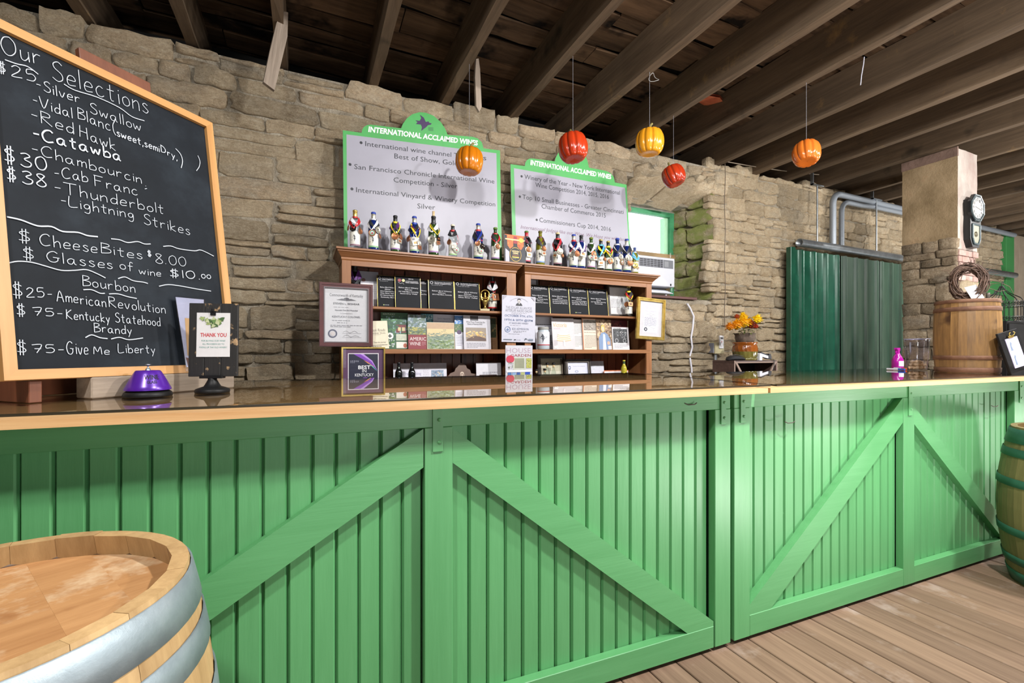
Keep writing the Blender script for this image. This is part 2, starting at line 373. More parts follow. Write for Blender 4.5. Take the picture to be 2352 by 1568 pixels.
# --- rubble stone wall
wl = MB()
for a, b in (((-3.4, 0), (3.3, 3.63)), ((3.3, 0), (4.665, 1.95)), ((3.3, 3.32), (4.665, 3.63)), ((4.665, 0), (12.4, 3.66))):
    wl.box((a[0], WY + .016, a[1]), (b[0], WY + .6, b[1]), MORTAR)
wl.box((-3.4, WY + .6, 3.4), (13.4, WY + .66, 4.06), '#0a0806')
wall = struct(wl.build('wall_back', recalc=False))
def stone_mesh(name, mat, nx=7, nz=4, seed=0):
    rr = random.Random(seed); mb = MB(); vs = []; fs = []
    US = [0, .025] + [(q + rr.uniform(-.25, .25)) / (nx - 2) for q in range(1, nx - 2)] + [.975, 1]; WS = [0, .075] + [(q + rr.uniform(-.2, .2)) / (nz - 2) for q in range(1, nz - 2)] + [.925, 1]
    cj = [[rr.uniform(-.1, .1) for _ in range(2)] for _ in range(4)]; o1 = rr.uniform(0, 50)
    for j in range(nz + 1):
        for i in range(nx + 1):
            u, w = US[i], WS[j]
            edge = 0 if i in (0, nx) or j in (0, nz) else 1
            x = u - .5; z = w - .5
            jx = sum(c[0] * k for c, k in zip(cj, ((1 - u) * (1 - w), u * (1 - w), (1 - u) * w, u * w))); jz = sum(c[1] * k for c, k in zip(cj, ((1 - u) * (1 - w), u * (1 - w), (1 - u) * w, u * w)))
            # rounded corners and ragged outline
            cr = .045 * ((2 * abs(x)) ** 4) * ((2 * abs(z)) ** 4)
            x2 = x * (1 - cr * 1.2) + jx * .5 + .05 * noise.noise((w * 3 + o1, seed, 1.1)) * (2 * abs(x))
            z2 = z * (1 - cr * 2.4) + jz + .16 * noise.noise((u * 5 + o1, seed, 7.7)) * (2 * abs(z))
            yy = -(.52 + .48 * edge) - .42 * noise.noise((u * 3.1 + o1, w * 2.6, seed * 1.7)) * (edge > 0)
            vs.append((x2, yy, z2))
    N = nx + 1
    fs = [(j * N + i, j * N + i + 1, (j + 1) * N + i + 1, (j + 1) * N + i) for j in range(nz) for i in range(nx)]
    rim = [i for i in range(N)] + [j * N + nx for j in range(1, nz + 1)] + [nz * N + i for i in range(nx - 1, -1, -1)] + [j * N for j in range(nz - 1, 0, -1)]
    b = len(vs); vs += [(vs[i][0] * 1.0, .4, vs[i][2] * 1.0) for i in rim]
    fs += [(rim[(k + 1) % len(rim)], rim[k], b + k, b + (k + 1) % len(rim)) for k in range(len(rim))]
    mb.add(vs, fs, mat, True); o = mb.build(name, recalc=False); me = o.data; bpy.data.objects.remove(o); return me
SA = [stone_mesh('stone', STONE, 8, 5, i) for i in range(26)]
SB = [stone_mesh('stone', STONE_B, 7, 5, 60 + i) for i in range(20)]
SM_ = [stone_mesh('stone', MOSS_DAYLIT, 7, 5, 90 + i) for i in range(8)]
OCC = [(0, 60, 500, 860), (790, 300, 1150, 570), (1180, 400, 1445, 620), (785, 580, 1497, 900), (1812, 567, 2070, 900), (2070, 300, 2240, 900), (2140, 600, 2300, 900), (-9e4, -9e4, 0, 9e4), (2352, -9e4, 9e4, 9e4), (0, 865, 2352, 9e4), (0, -9e4, 2352, 0)]
cand = []
def lay(x0, x1, z0, z1, hr, wr, meshes, hole=None, dep=.075):
    z = z0
    while z < z1 - .02:
        h = R.uniform(*hr)
        if z + h > z1 - .05: h = z1 - z
        x = x0 - R.uniform(0, .2)
        while x < x1:
            w = R.uniform(*wr) * (1.25 if h > sum(hr) / 2 else .9)
            if x1 - x - w < .12: w = x1 - x
            hh = h + R.uniform(-.012, .012)
            parts = [(0, hh)]
            if R.random() < .2 and h > .11: q = R.uniform(.35, .65); parts = [(0, hh * q), (hh * q, hh * (1 - q))]
            top = z + h > z1 - .01
            for dz, ph in parts:
                cx, cz = x + w / 2, z + dz + ph / 2
                if hole and hole[0] < cx + w * .3 and cx - w * .3 < hole[1] and hole[2] < cz < hole[3]:
                    lo, hi = x, x + w
                    if lo < hole[0] - .1: hi = hole[0]
                    else: continue
                    cx = (lo + hi) / 2; ww = hi - lo
                else: ww = w
                extra = R.uniform(-.03, .07) if top else 0
                cand.append((cx, cz + extra / 2, ww - .012, ph - .010 + extra, dep * R.uniform(.75, 1.25), R.choice(meshes), R.uniform(-.02, .02)))
            x += w
        z += h
lay(-2.6, 4.665, .75, 3.63, (.075, .2), (.2, .58), SA, (3.3, 4.8, 1.97, 3.30))
lay(4.665, 12.38, .75, 3.68, (.11, .2), (.2, .42), SB)
def area(c):
    hit = 0
    for fx in (-.35, 0, .35):
        for fz in (-.3, .3):
            p = proj((c[0] + fx * c[2], WY, c[1] + fz * c[3]))
            if not any(a <= p[0] <= d and b <= p[1] <= e for a, b, d, e in OCC): hit += 1
    p = proj((c[0] - c[2] / 2, WY, c[1] - c[3] / 2)); q = proj((c[0] + c[2] / 2, WY, c[1] + c[3] / 2))
    return hit * abs((q[0] - p[0]) * (q[1] - p[1]))
cand.sort(key=lambda c: -area(c))
rest = MB()
for i, (cx, cz, w, h, dp, me, ro) in enumerate(cand):
    M = T(cx, WY + .05, cz) @ RY(ro) @ Matrix.Diagonal((w, dp, h, 1))
    if i < 282:
        o = bpy.data.objects.new('stone', me); COL.objects.link(o); o.parent = wall; o.matrix_local = M
    else: rest.add([v.co for v in me.vertices], [tuple(p.vertices) for p in me.polygons], me.materials[0], True, M)
if rest.v: stuff(rest.build('rubble_stone', wall, recalc=False))
# window reveal: right jamb, lintel, sill stones
jd = Vector((4.50 - 4.665, .55)); ja = atan2(jd.y, jd.x); zz = 1.98
for hgt in (.17, .16, .2, .21, .25, .22, .14):
    parts = [(.0, .62), (.62, .38)] if R.random() < .6 else [(0, 1)]
    for a, b in parts:
        c = Vector((4.665, WY)) + jd * (a + b / 2)
        o = bpy.data.objects.new('stone', R.choice(SM_)); COL.objects.link(o); o.parent = wall
        o.matrix_local = T(c.x + .06, c.y + .02, zz + hgt / 2) @ RZ(ja - pi) @ Matrix.Diagonal((jd.length * b - .01, .09, hgt - .008, 1))
    zz += hgt
for X, w, z, h, d in ((3.65, .5, 3.3, .17, .0), (4.12, .44, 3.31, .2, .02), (4.5, .36, 3.33, .16, .0)):
    o = bpy.data.objects.new('stone', R.choice(SB)); COL.objects.link(o); o.parent = wall
    o.matrix_local = T(X, WY + .28, z - .02) @ RX(-.26) @ Matrix.Diagonal((w, .34, h, 1))
mbj = MB(); jp = [(4.72, WY + .05), (4.56, WY + .6), (4.95, WY + .6), (4.95, WY + .05)]; mbj.add([(a, b, z) for z in (1.9, 3.4) for a, b in jp], [(0, 1, 2, 3), (7, 6, 5, 4)] + [(q, (q + 1) % 4, 4 + (q + 1) % 4, 4 + q) for q in range(4)], MORTAR); mbj.box((3.4, WY + .06, 1.9), (4.7, WY + .6, 1.97), MORTAR); mbj.box((3.4, WY + .3, 3.2), (4.7, WY + .6, 3.5), MORTAR)
mbj.build('reveal_mortar', wall)
# ================================================================== green bar counters
CA = radians(-2.15); CP = Vector((1.635, 1.365, 0)); CE = Vector((cos(CA), sin(CA), 0)); CN = Vector((-sin(CA), cos(CA), 0))
def cw(u, s, z): return CP + CE * u + CN * s + Vector((0, 0, z))
def cu(px, py, s): return (atP(px, py, CP + CN * s, CN) - CP).dot(CE)
FS, BS = .09, .128            # front faces of frame timbers and of boards, behind the top's edge
def counter(name, label, u0, u1, spans, posts, braces, plates):
    t = thing(name, label, 'bar counter', cw(u0, 0, 0), CA)
    def bx(nm, a, b, mat, ch=.002): return MB().box((a[0] - u0, a[1], a[2]), (b[0] - u0, b[1], b[2]), mat, ch=ch).build(nm, t)
    for a, b in posts: bx('post', (a, FS - .001, .02), (b, BS, 1.066), GREEN)
    bx('top_rail', (u0 + .001, FS, 1.066), (u1 - .001, BS, 1.138), GREEN_H)
    for a, b in spans: bx('bottom_rail', (a, FS, .02), (b, BS, .115), GREEN_H)
    for a, b, off in [s3 for s3 in [(s2[0], s2[1], .0) for s2 in spans]]:
        n = round((b - a) / .0697); w = (b - a) / n
        for i in range(n):
            x0 = a + i * w - u0; d = R.uniform(-.0015, .0015); g = .0075
            pl = [(x0 + .0005, BS + .014), (x0 + .0005, BS + .012 + d), (x0 + g, BS + d), (x0 + w - g, BS + d), (x0 + w - .0005, BS + .012 + d), (x0 + w - .0005, BS + .014)]
            vs = [(p[0], p[1], .03) for p in pl] + [(p[0], p[1], 1.10) for p in pl]; m = len(pl)
            mb = MB().add(vs, [(j, j + 1, m + j + 1, m + j) for j in range(m - 1)] + [tuple(range(m))[::-1], tuple(range(m, 2 * m))], GREEN)
            mb.build('board', t)
    for pts in braces:
        MB().prism([(p[0] - u0, p[1]) for p in pts], FS + .002, BS + .001, GREEN_H).build('brace', t)
    for a, b, z0, z1 in plates:
        pl = bx('bracket', (a, FS - .007, z0), (b, FS - .001, z1), GREEN, .0008)
        for zq in (.22, .75):
            zc = z0 + (z1 - z0) * zq
            MB().lathe([(.0, .004), (.006, .003), (.007, 0)], 8, GREEN, T((a + b) / 2 + .004 - u0, FS - .007, zc) @ RX(pi / 2)).build('screw', pl)
    bx('carcass', (u0 + .005, BS + .016, .03), (u1 - .005, 1.05, 1.12), '#14301c', 0)
    for fx in (.03, (u1 - u0) - .08):
        MB().box((fx, FS + .04, 0), (fx + .05, FS + .09, .03), BLACK).build('foot', t)
    return t
U = cu
counter('bar_counter', 'nearer green beadboard bar counter below the glass top with chalkboard', -3.0, .095,
    [(-3.0, -1.278), (-1.182, -.003)], [(-1.278, -1.182), (.003, .0945)],
    [[(-1.281, 1.064), (-1.281, .935), (-2.70, .055), (-2.70, .055 + .12)],
     [(-1.181, 1.058), (-1.181, .941), (-.15, .115), (-.0035, .115), (-.0035, .135)]],
    [(-1.252, -1.216, .985, 1.128), (.033, .062, 1.0, 1.128)])
counter('bar_counter', 'farther green beadboard bar counter behind the olive barrel', .116, 4.2,
    [(.213, 1.386), (1.488, 2.60), (2.72, 4.2)], [(.1165, .213), (1.386, 1.488), (2.60, 2.72)],
    [[(1.3855, 1.066), (1.3855, .928), (.352, .115), (.2135, .115), (.2135, .16)],
     [(1.4885, 1.015), (1.4885, .915), (2.46, .115), (2.599, .115), (2.599, .135)],
     [(4.1, 1.066), (4.2, 1.066), (4.2, .98), (2.84, .115), (2.721, .115), (2.721, .18)]],
    [(.150, .180, 1.0, 1.128), (1.425, 1.46, .965, 1.128), (2.655, 2.69, .985, 1.128)])
def worktop(label, glab, pts, gpts, z0=1.1385, z1=1.1605):
    o = cw(pts[0][0], 0, z1)
    t = thing('countertop', label, 'countertop', o, CA)
    def slab(nm, P, za, zb, mt, side):
        vs = [(p[0] - pts[0][0], p[1], za - z1 + .012 * p[1] * 0) for p in P] + [(p[0] - pts[0][0], p[1], zb - z1) for p in P]; n = len(P)
        mb = MB().add(vs, ([tuple(range(n))[::-1]] if mt is not TOPGLASS else []) + [tuple(range(n, 2 * n))], mt).add(vs, [(i, (i + 1) % n, n + (i + 1) % n, n + i) for i in range(n)], side)
        return mb.build(nm, t, recalc=mt is not TOPGLASS)
    slab('wood_slab', pts, z0, z1, PINE, PINE)
    g = slab('glass_sheet', gpts, z1 + .0005, z1 + .0075, TOPGLASS, GEDGE); g['label'] = glab
worktop('long pine countertop with glass sheet carrying chalkboard and purple bell', 'clear glass sheet with dark edges',
    [(-3.0, 0), (.217, 0), (.40, 1.33), (-3.0, 1.33)], [(-3.0, .075), (.33, .075), (.485, 1.36), (-3.0, 1.36)])
worktop('pine countertop with glass sheet carrying the small oak barrel', 'clear glass sheet with dark edges',
    [(.237, .004), (4.2, .004), (4.2, 1.15), (.41, 1.15)], [(.352, .062), (4.2, .062), (4.2, 1.17), (.50, 1.17)])

hk = [o for o in bpy.data.objects if o.get('category') == 'bar counter']
for px, py, ci in ((1585, 927, 0), (1812, 969, 1), (2283, 932, 1)):
    q = cw(cu(px, py, FS), FS, atP(px, py, CP + CN * FS, CN).z); o = MB().tube([(-.03, 0, .004), (-.012, -.004, -.004), (.02, -.006, -.003), (.03, -.008, .004)], .0022, 6, '#3a2a22').build('bent_nail', hk[ci]); o.location = hk[ci].matrix_basis.inverted() @ q
# ================================================================== things on the near counter
GL = {}
for ln in '''A|0,0 3,10 6,0|1.2,4 5,4
B|0,0 .3,10|0,10 4,9.5 4.5,7.5 .5,5.5|.5,5.5 5,4.5 5,1.5 0,0
C|6,8.5 4.5,10 2,9 .3,5.5 1,1.5 3,0 6,1.2
D|.5,0 .5,10|0,10 4,9 6,5.5 4.5,1.5 .3,0
F|.5,0 .6,10|0,10 6,9.8|.6,5.5 4.5,5.5
G|6,8.5 4,10 1.5,8.5 .2,5 1.5,1 4,.2 6,2 6,4.5|3.5,4.6 7,4.4
H|0,0 .5,10|5.5,0 5.2,10|.3,5.2 5.4,5.4
K|0,0 .5,10|5.5,10 .6,5 5.8,0
L|.5,10 .2,.2 5.5,.6
M|0,0 .8,9 3,3 5.5,9 6.3,0
O|4,10 1.5,9 .2,5 1.8,.8 4.2,.2 6.5,3 6.3,7.5 4,10
R|.3,0 .3,10|0,9.8 4.5,9.3 4.6,6.5 .6,5 6,0
S|5,8.8 3.2,10 1,8.5 1.5,6.3 4.5,4.2 4.8,1.5 2.6,0 .2,1.2
T|0,9.6 7,10|3.5,9.8 3.3,0
V|0,10 2.8,.2 6.5,10
a|4.2,4.6 2.5,5.4 .5,3.5 1,.6 3,.5 4.2,4|4.2,5 4.3,1.2 5.4,0
b|.4,10 .4,.3|.4,3.5 2.5,5.4 4.5,3.5 4,.7 .5,.2
c|4,4.8 2.2,5.5 .4,3.2 1,.5 3,0 4.4,1
d|4.2,4.5 2.2,5.2 .4,3 1.2,.3 3.4,.6 4.3,3|4.4,10 4.4,0
e|.5,2.8 4.3,3.2 3.6,5.2 1.6,5.2 .4,2.8 1.2,.3 4.4,.8
f|4,9 2.8,10 1.8,8.5 1.6,0|.2,5.4 3.8,5.6
g|4.2,4.6 2.4,5.5 .5,3.6 1.4,1.2 3.4,1.6 4.3,4.5 4.2,-1.5 2.6,-3.3 .5,-2.4
h|.3,10 .3,0|.3,3.2 2.4,5.4 3.8,4 4,0
i|.6,5.4 .7,0|.7,7.2 .75,7.7
k|.3,10 .3,0|4,5.4 .5,2.6 4.3,0
l|.5,10 .6,0
m|.3,5.4 .3,0|.3,3.5 1.8,5.4 2.8,4.4 2.8,0|2.8,3.5 4.4,5.4 5.5,4.2 5.6,0
n|.3,5.4 .3,0|.3,3.4 2.4,5.4 3.9,4.2 4.1,0
o|2.4,5.4 .6,4 .7,1.2 2.4,.2 4.3,1.5 4.1,4.3 2.4,5.4
r|.4,5.4 .5,0|.5,3.2 2,5.2 3.8,5
s|3.6,4.8 2,5.6 .7,4.5 2.2,3 3.8,1.6 2.4,0 .3,.8
t|2,8.6 2,.8 3.6,.2|.2,5.6 4,5.8
u|.4,5.4 .6,1.2 2.2,.2 4,2.4 4.1,5.4|4.1,5 4.3,0
v|.2,5.4 2,.2 4.2,5.6
w|.2,5.4 1.5,.3 3,4.2 4.5,.3 6,5.6
y|.3,5.4 2.2,.8|4.4,5.6 1.2,-3.2
0|3,10 .8,8 .3,4 1.6,.4 3.8,.5 5.2,4 4.6,8.5 3,10
1|1,10 1,0
2|.5,8 2.5,10 4.6,8.3 3.6,5 .3,.2 5.4,.5
3|.5,9 2.8,10 4.5,8.2 2,5.6 4.8,3.6 4.2,.9 2,0 .2,1.2
5|4.8,10 1,9.8 .8,5.8 3.4,6.3 5,3.6 3.6,.4 .4,.4
7|0,9.6 5,10 2.2,0|1.2,5 4.6,5.2
8|4.4,8.8 2.5,10 .8,8.4 4.6,3 4,.5 2,0 .4,2 2.4,5.2 4.4,8.8
$|5,8 3,9 1,7.4 4.8,3.6 4,1.6 .6,1.8|2.2,11 2,-1|3.7,11 3.5,-1
-|.4,4 3.4,4.2
(|3,11.5 1,7 1.2,1 2.8,-2
)|.5,11.5 2.4,7 2.2,1 .6,-2
,|1.2,.8 .6,-2
;|.8,5 .9,4.4|1.2,1 .4,-2
.|.4,.1 .8,.3'''.split('\n'):
    p = ln.split('|'); GL[p[0]] = [[tuple(map(float, q.split(','))) for q in s.split()] for s in p[1:]]
def smooth(p, n=4):
    if len(p) < 3: return p
    o = []
    for i in range(len(p) - 1):
        a, b, c, d = p[max(i - 1, 0)], p[i], p[i + 1], p[min(i + 2, len(p) - 1)]
        for k in range(n):
            t = k / n
            o.append(tuple(.5 * (2 * b[j] + (c[j] - a[j]) * t + (2 * a[j] - 5 * b[j] + 4 * c[j] - d[j]) * t * t + (3 * b[j] - a[j] - 3 * c[j] + d[j]) * t ** 3) for j in (0, 1)))
    return o + [p[-1]]
def chalk(mb, s, a, b, cap, mat, w):
    """handwriting from a to b (baseline ends in board coordinates)"""
    x = 0; st = []
    for ch in s:
        if ch == ' ': x += 3.6; continue
        g = GL[ch]; jx, jy = R.uniform(-.2, .2), R.uniform(-.35, .35)
        for p in g: st.append([(x + q[0] + jx, q[1] + jy) for q in p])
        x += max(q[0] for p in g for q in p) + 1.7
    W_ = x - 1.7; dx, dy = b[0] - a[0], b[1] - a[1]
    for p in st:
        q = smooth(p); mb.ribbon([(a[0] + dx * t[0] / W_, a[1] + dy * t[0] / W_ + t[1] / 10 * cap) for t in q], w, mat, -.0003)
def rd(r, d): return Vector((r * cT + d * sT, -r * sT + d * cT, 0))
bu = rd(.2478, .675).normalized(); bk = rd(-.675, .2478).normalized()
BA = EYE + rd(-1.4288, 1.275) + Vector((0, 0, -.0815)); zB = BA.z; BW, BL = .719, .1553
bv = (bk * BL + Vector((0, 0, 1.0862))); BH = bv.length; bv.normalize(); bn = bu.cross(bv)       # bn points to the back
if bn.dot(bk) < 0: bn = -bn
BM = Matrix(((bu.x, bn.x, bv.x, BA.x), (bu.y, bn.y, bv.y, BA.y), (bu.z, bn.z, bv.z, BA.z), (0, 0, 0, 1)))
def buv(px, py): p = atP(px, py, BA, bn) - BA; return (p.dot(bu), p.dot(bv))
cbd = thing('chalkboard', 'tall chalkboard price list in honey wood frame leaning on counter', 'chalkboard'); cbd.matrix_world = BM
CHB = plain('chalk_slate', [(.3, '#0f1318'), (.5, '#151a20'), (.72, '#242b32')], 3, .6, 0, .03, spec=.15)
FRV = wood('honey_frame_upright', '#a3743f', '#c0925a', 'Z', 9, .05, .45, .05, .06)
MB().box((.02, .004, .02), (BW - .02, .014, BH - .02), CHB).build('writing_surface', cbd)
fw = .030
for nm, poly, mt in (('frame_rail', [(0, 0), (BW, 0), (BW - fw, fw), (fw, fw)], FRAMEW), ('frame_rail', [(0, BH), (fw, BH - fw), (BW - fw, BH - fw), (BW, BH)], FRAMEW),
                     ('frame_stile', [(0, 0), (fw, fw), (fw, BH - fw), (0, BH)], FRV), ('frame_stile', [(BW, 0), (BW, BH), (BW - fw, BH - fw), (BW - fw, fw)], FRV)):
    MB().prism(poly, -.011, .016, mt).build(nm, cbd)
cm = MB(); CH = col('#b4bac2', .9, 0, .1); CHY = col('#e8e3c0', .9, 0, .1)
def bl(s, a, b, cap, w=.0021):      # baseline pixels, cap height in pixels at the left end
    A, B_ = buv(*a), buv(*b); C = buv(a[0], a[1] - cap); chalk(cm, s, A, B_, C[1] - A[1], CH, w)
bl('Our', (3, 124), (93, 150), 42); bl('Selections', (120, 181), (340, 262), 44)
bl('$', (-4, 166), (12, 168), 24); bl('25', (25, 175), (82, 189), 26)
bl('-Silver', (83, 203), (183, 238), 24); bl('Swallow', (206, 258), (324, 302), 24)
bl('-Vidal', (75, 240), (166, 272), 25); bl('Blanc(', (180, 272), (266, 306), 25); bl('sweet,semi', (268, 312), (366, 349), 17, .0028); bl('Dry,', (370, 348), (407, 368), 15, .0028)
bl('-Red', (72, 274), (170, 309), 28); bl('Hawk', (184, 314), (265, 346), 26)
bl('-Catawba', (75, 317), (277, 369), 28, .0046)
bl('-Chambourcin', (73, 352), (325, 421), 25); bl(';', (329, 430), (337, 434), 12)
bl('$', (8, 372), (33, 376), 36, .003); bl('30', (47, 380), (108, 394), 31, .003)
bl('-Cab', (125, 407), (202, 418), 25); bl('Franc', (217, 427), (316, 449), 24)
bl('$', (15, 414), (37, 417), 30, .003); bl('38', (50, 421), (106, 431), 29, .003)
bl('-Thunderbolt', (124, 440), (376, 492), 27)
bl('-Lightning', (139, 470), (306, 503), 24); bl('Strikes', (330, 514), (436, 540), 24)
bl('$', (41, 554), (69, 557), 28); bl('Cheese', (92, 563), (224, 582), 27); bl('Bites', (233, 581), (327, 596), 23); bl('$', (338, 588), (347, 590), 13, .0025); bl('8.00', (356, 603), (428, 612), 22)
bl('$', (50, 594), (77, 598), 27); bl('Glasses', (107, 600), (259, 618), 25); bl('of', (275, 618), (306, 623), 21); bl('wine', (319, 629), (370, 635), 17); bl('$10.', (388, 636), (458, 641), 18, .003); bl('00', (462, 638), (484, 640), 9, .0028)
bl('Bourbon', (191, 656), (310, 672), 24)
bl('$', (27, 681), (51, 683), 33); bl('25-', (60, 682), (119, 684), 22); bl('American', (131, 691), (243, 705), 25); bl('Revolution', (250, 704), (380, 720), 24)
bl('$', (37, 724), (58, 725), 26); bl('75-', (76, 724), (143, 727), 18); bl('Kentucky', (153, 732), (252, 740), 22); bl('Statehood', (265, 740), (368, 749), 22)
bl('Brandy', (217, 762), (303, 768), 21)
bl('$', (37, 812), (60, 813), 30); bl('75-', (74, 810), (147, 811), 19); bl('Give', (154, 813), (203, 814), 30); bl('Me', (216, 813), (252, 814), 19); bl('Liberty', (272, 810), (356, 811), 21)
def wav(pts, w=.0032, oy=450): cm.ribbon(smooth([buv(x / 3.137, oy + y / 3.137) for x, y in pts]), w, CH, -.0004)
wav([(35, 430), (120, 460), (200, 480), (275, 535)], .003, 0); wav([(460, 605), (540, 650), (700, 700), (860, 775), (950, 840), (1040, 870)], .003, 0)
wav([(50, 150), (150, 172), (270, 215), (370, 220), (450, 255), (560, 262), (630, 285), (705, 293)], .0045); wav([(800, 308), (860, 315), (920, 335), (990, 328), (1040, 345), (1085, 345)])
wav([(1175, 363), (1230, 360), (1290, 380), (1400, 395), (1450, 390), (1540, 433)]); wav([(50, 485), (130, 470), (230, 478), (330, 505), (440, 535), (540, 535), (620, 530), (690, 555), (760, 590)])
wav([(850, 595), (900, 583), (960, 610), (1030, 620), (1065, 630)]); wav([(1145, 650), (1210, 638), (1300, 648), (1420, 670), (1520, 685)])
wav([(600, 675), (660, 675), (720, 700), (755, 700)]); wav([(785, 705), (850, 705), (920, 725), (985, 738)]); wav([(615, 1020), (660, 1000), (720, 1020), (775, 1027)]); wav([(800, 1030), (860, 1018), (930, 1035), (1030, 1022)])
wav([(1265, 1070), (1300, 1110), (1315, 1160), (1305, 1210)], .003, 0); wav([(1425, 1120), (1440, 1160), (1435, 1200), (1415, 1230)], .0025, 0)
cm.build('chalk_writing', cbd, recalc=False)
# red-brown easel behind the board
ea = thing('easel', 'red brown wooden easel propping up the back of the chalkboard', 'easel'); ea.matrix_world = Matrix(((bu.x, bk.x, 0, BA.x), (bu.y, bk.y, 0, BA.y), (0, 0, 1, BA.z), (0, 0, 0, 1)))
MB().box((.27, .03, .006), (.50, .055, 1.168), BROWN, RX(-.142), ch=.002).build('back_plank', ea)
MB().box((.06, .01, -.069), (.09, .30, -.004), BROWN, ch=.002).build('foot', ea)
MB().box((.04, .285, -.069), (.50, .31, -.01), BROWN, ch=.002).build('cross_bar', ea)
# weathered timber block
tb = thing('timber_block', 'grey weathered timber block holding the chalkboard up', 'block'); tb.matrix_world = ea.matrix_world
MB().box((.20, -.013, -.0695), (.70, .07, 0), GREY_OAK, ch=.004).build('block', tb)
# purple bell
p = EYE + ray(340, 905) * 1.55; p.z = 1.169; bell = thing('counter_bell', 'purple metal desk bell on black base', 'bell', p, -TH)
k = 1.08 * p.dot(Vector((sT, cT, 0))) / FPX
PUR = plain('purple_enamel', [(.3, '#3d1478'), (.7, '#522098')], 5, .28, .25, 0)
MB().lathe([(0, 0), (42 * k, 0), (43 * k, 3 * k), (41 * k, 9 * k), (37 * k, 12 * k), (0, 12 * k)], 40, BLACK).build('base', bell)
MB().lathe([(40.5 * k, 14 * k), (40.5 * k, 17 * k), (37.5 * k, 23 * k), (32 * k, 35 * k), (26 * k, 47 * k), (22.5 * k, 53 * k), (20.5 * k, 55 * k), (0, 55.5 * k)], 40, PUR).build('dome', bell)
MB().lathe([(5 * k, 55 * k), (4 * k, 59 * k), (1.6 * k, 60 * k), (1.6 * k, 66 * k), (5 * k, 66.5 * k), (5.5 * k, 68 * k), (0, 69 * k)], 16, GALV).build('plunger', bell)
def wraptext(s, r, z, a0, a1, cap, mat, slope=0):
    v, f = textgeo(s, .02); mb = MB()
    return mb.add([((r - slope * p[1] * cap) * sin(a0 + (a1 - a0) * p[0]), -(r - slope * p[1] * cap) * cos(a0 + (a1 - a0) * p[0]), z + p[1] * cap) for p in v], f, mat)
wraptext('WINE', 31.4 * k, 37 * k, .45, 1.3, 9 * k, BLACK, .5).build('print', bell, recalc=False)
wraptext('GLASS', 35.2 * k, 29 * k, .62, 1.12, 5.5 * k, BLACK, .5).build('print', bell, recalc=False)
# thank-you sign on a pedestal
p = EYE + ray(488, 893) * 1.69; p.z = 1.169; k = p.dot(Vector((sT, cT, 0))) / FPX
ty = thing('thank_you_sign', 'black distressed sign board with thank you card on turned pedestal', 'sign', p, -TH + .16)
MB().lathe([(0, 0), (34 * k, 0), (35 * k, 5 * k), (33 * k, 9 * k), (26 * k, 12 * k), (17 * k, 15 * k), (13 * k, 22 * k), (9 * k, 30 * k), (9 * k, 34 * k), (0, 34 * k)], 32, BLACK).build('pedestal', ty)
MB().box((-24 * k, -9 * k, 33 * k), (24 * k, 9 * k, 40 * k), BLACK, ch=.001).build('ledge', ty)
DIST = wood('distressed_black', '#121212', '#1d1c1c', 'Z', 14, .05, .55, .1, .2, spots=('#a88a66', 30, .61))
TL = T(0, 0, 37 * k) @ RX(-.03)
for a, b in ((-49, -17), (-16.4, 18), (18.6, 54)): MB().box((a * k, -4 * k, 0), (b * k, 3 * k, 168 * k), DIST, TL, ch=.0015).build('board', ty)
MB().box((-32 * k, -5.6 * k, 45 * k), (38 * k, -4.6 * k, 146 * k), '#c6c5c6', TL).build('card', ty)
pr = MB(); y_ = -5.9 * k
pr.text('THANK YOU', -24 * k, 91 * k, 55 * k, 8.5 * k, '#b3343c', y_, TL, .02)
for i, s in enumerate(('FOR BUYING OUR WINE!', 'ALL PROCEEDS GO TO', 'FIXING UP THE OLD WINERY')):
    w = (50, 46, 58)[i]; pr.text(s, (3.5 - w / 2) * k, (80 - 7.5 * i) * k, w * k, 3.6 * k, '#4f8a80', y_, TL)
for i in range(36):
    a = R.uniform(0, 2 * pi); cx = 4 + max(-24, min(24, R.gauss(0, 10))); cz = 133 - R.uniform(0, 1) * (24 - abs(cx - 4)) * .9; r_ = R.uniform(4.5, 7)
    pr.prism([((cx + r_ * cos(a + q * 2 * pi / 7) * (1 if q % 2 else .55)) * k, (cz + r_ * sin(a + q * 2 * pi / 7) * (1 if q % 2 else .55)) * k) for q in range(7)], y_ - i * 5e-5, y_ - i * 5e-5 + 2e-5, R.choice(['#5d7a45', '#8a9a62', '#3f5a35', '#a9b08a']), TL)
pr.build('print', ty)
MB().box((-3 * k, -8 * k, 140 * k), (8 * k, -5 * k, 150 * k), BLACK, TL).tube([(2.5 * k, -9 * k, 149 * k), (2.5 * k, -10 * k, 155 * k)], 2 * k, 8, BLACK, TL).build('clip', ty)
# acrylic menu sheet on the block, against the board
ac = thing('menu_sheet', 'clear acrylic menu sheet with drink picture leaning on chalkboard', 'menu'); ac.matrix_world = BM
def bq(*P): return [buv(*q) for q in P]
u0 = buv(416, 838)[0]
MB().prism(bq((392, 681), (470, 688)) [:1] + [buv(462, 690), (u0 + .075, .003), (u0, .003)], -.024, -.021, ACRYL).build('acrylic_sheet', ac)
pp = MB().prism(bq((395, 684), (460, 690)) + [(u0 + .072, .012), (u0 + .005, .022)], -.0205, -.0195, '#b4b4c0')
pp.prism(bq((416, 732), (440, 734), (440, 822), (422, 818)), -.0212, -.0208, '#b08a56').prism([buv(418, 822), buv(440, 828), (u0 + .07, .012), (u0 + .012, .02)], -.0212, -.0208, '#5a3220')
pp.build('paper', ac)
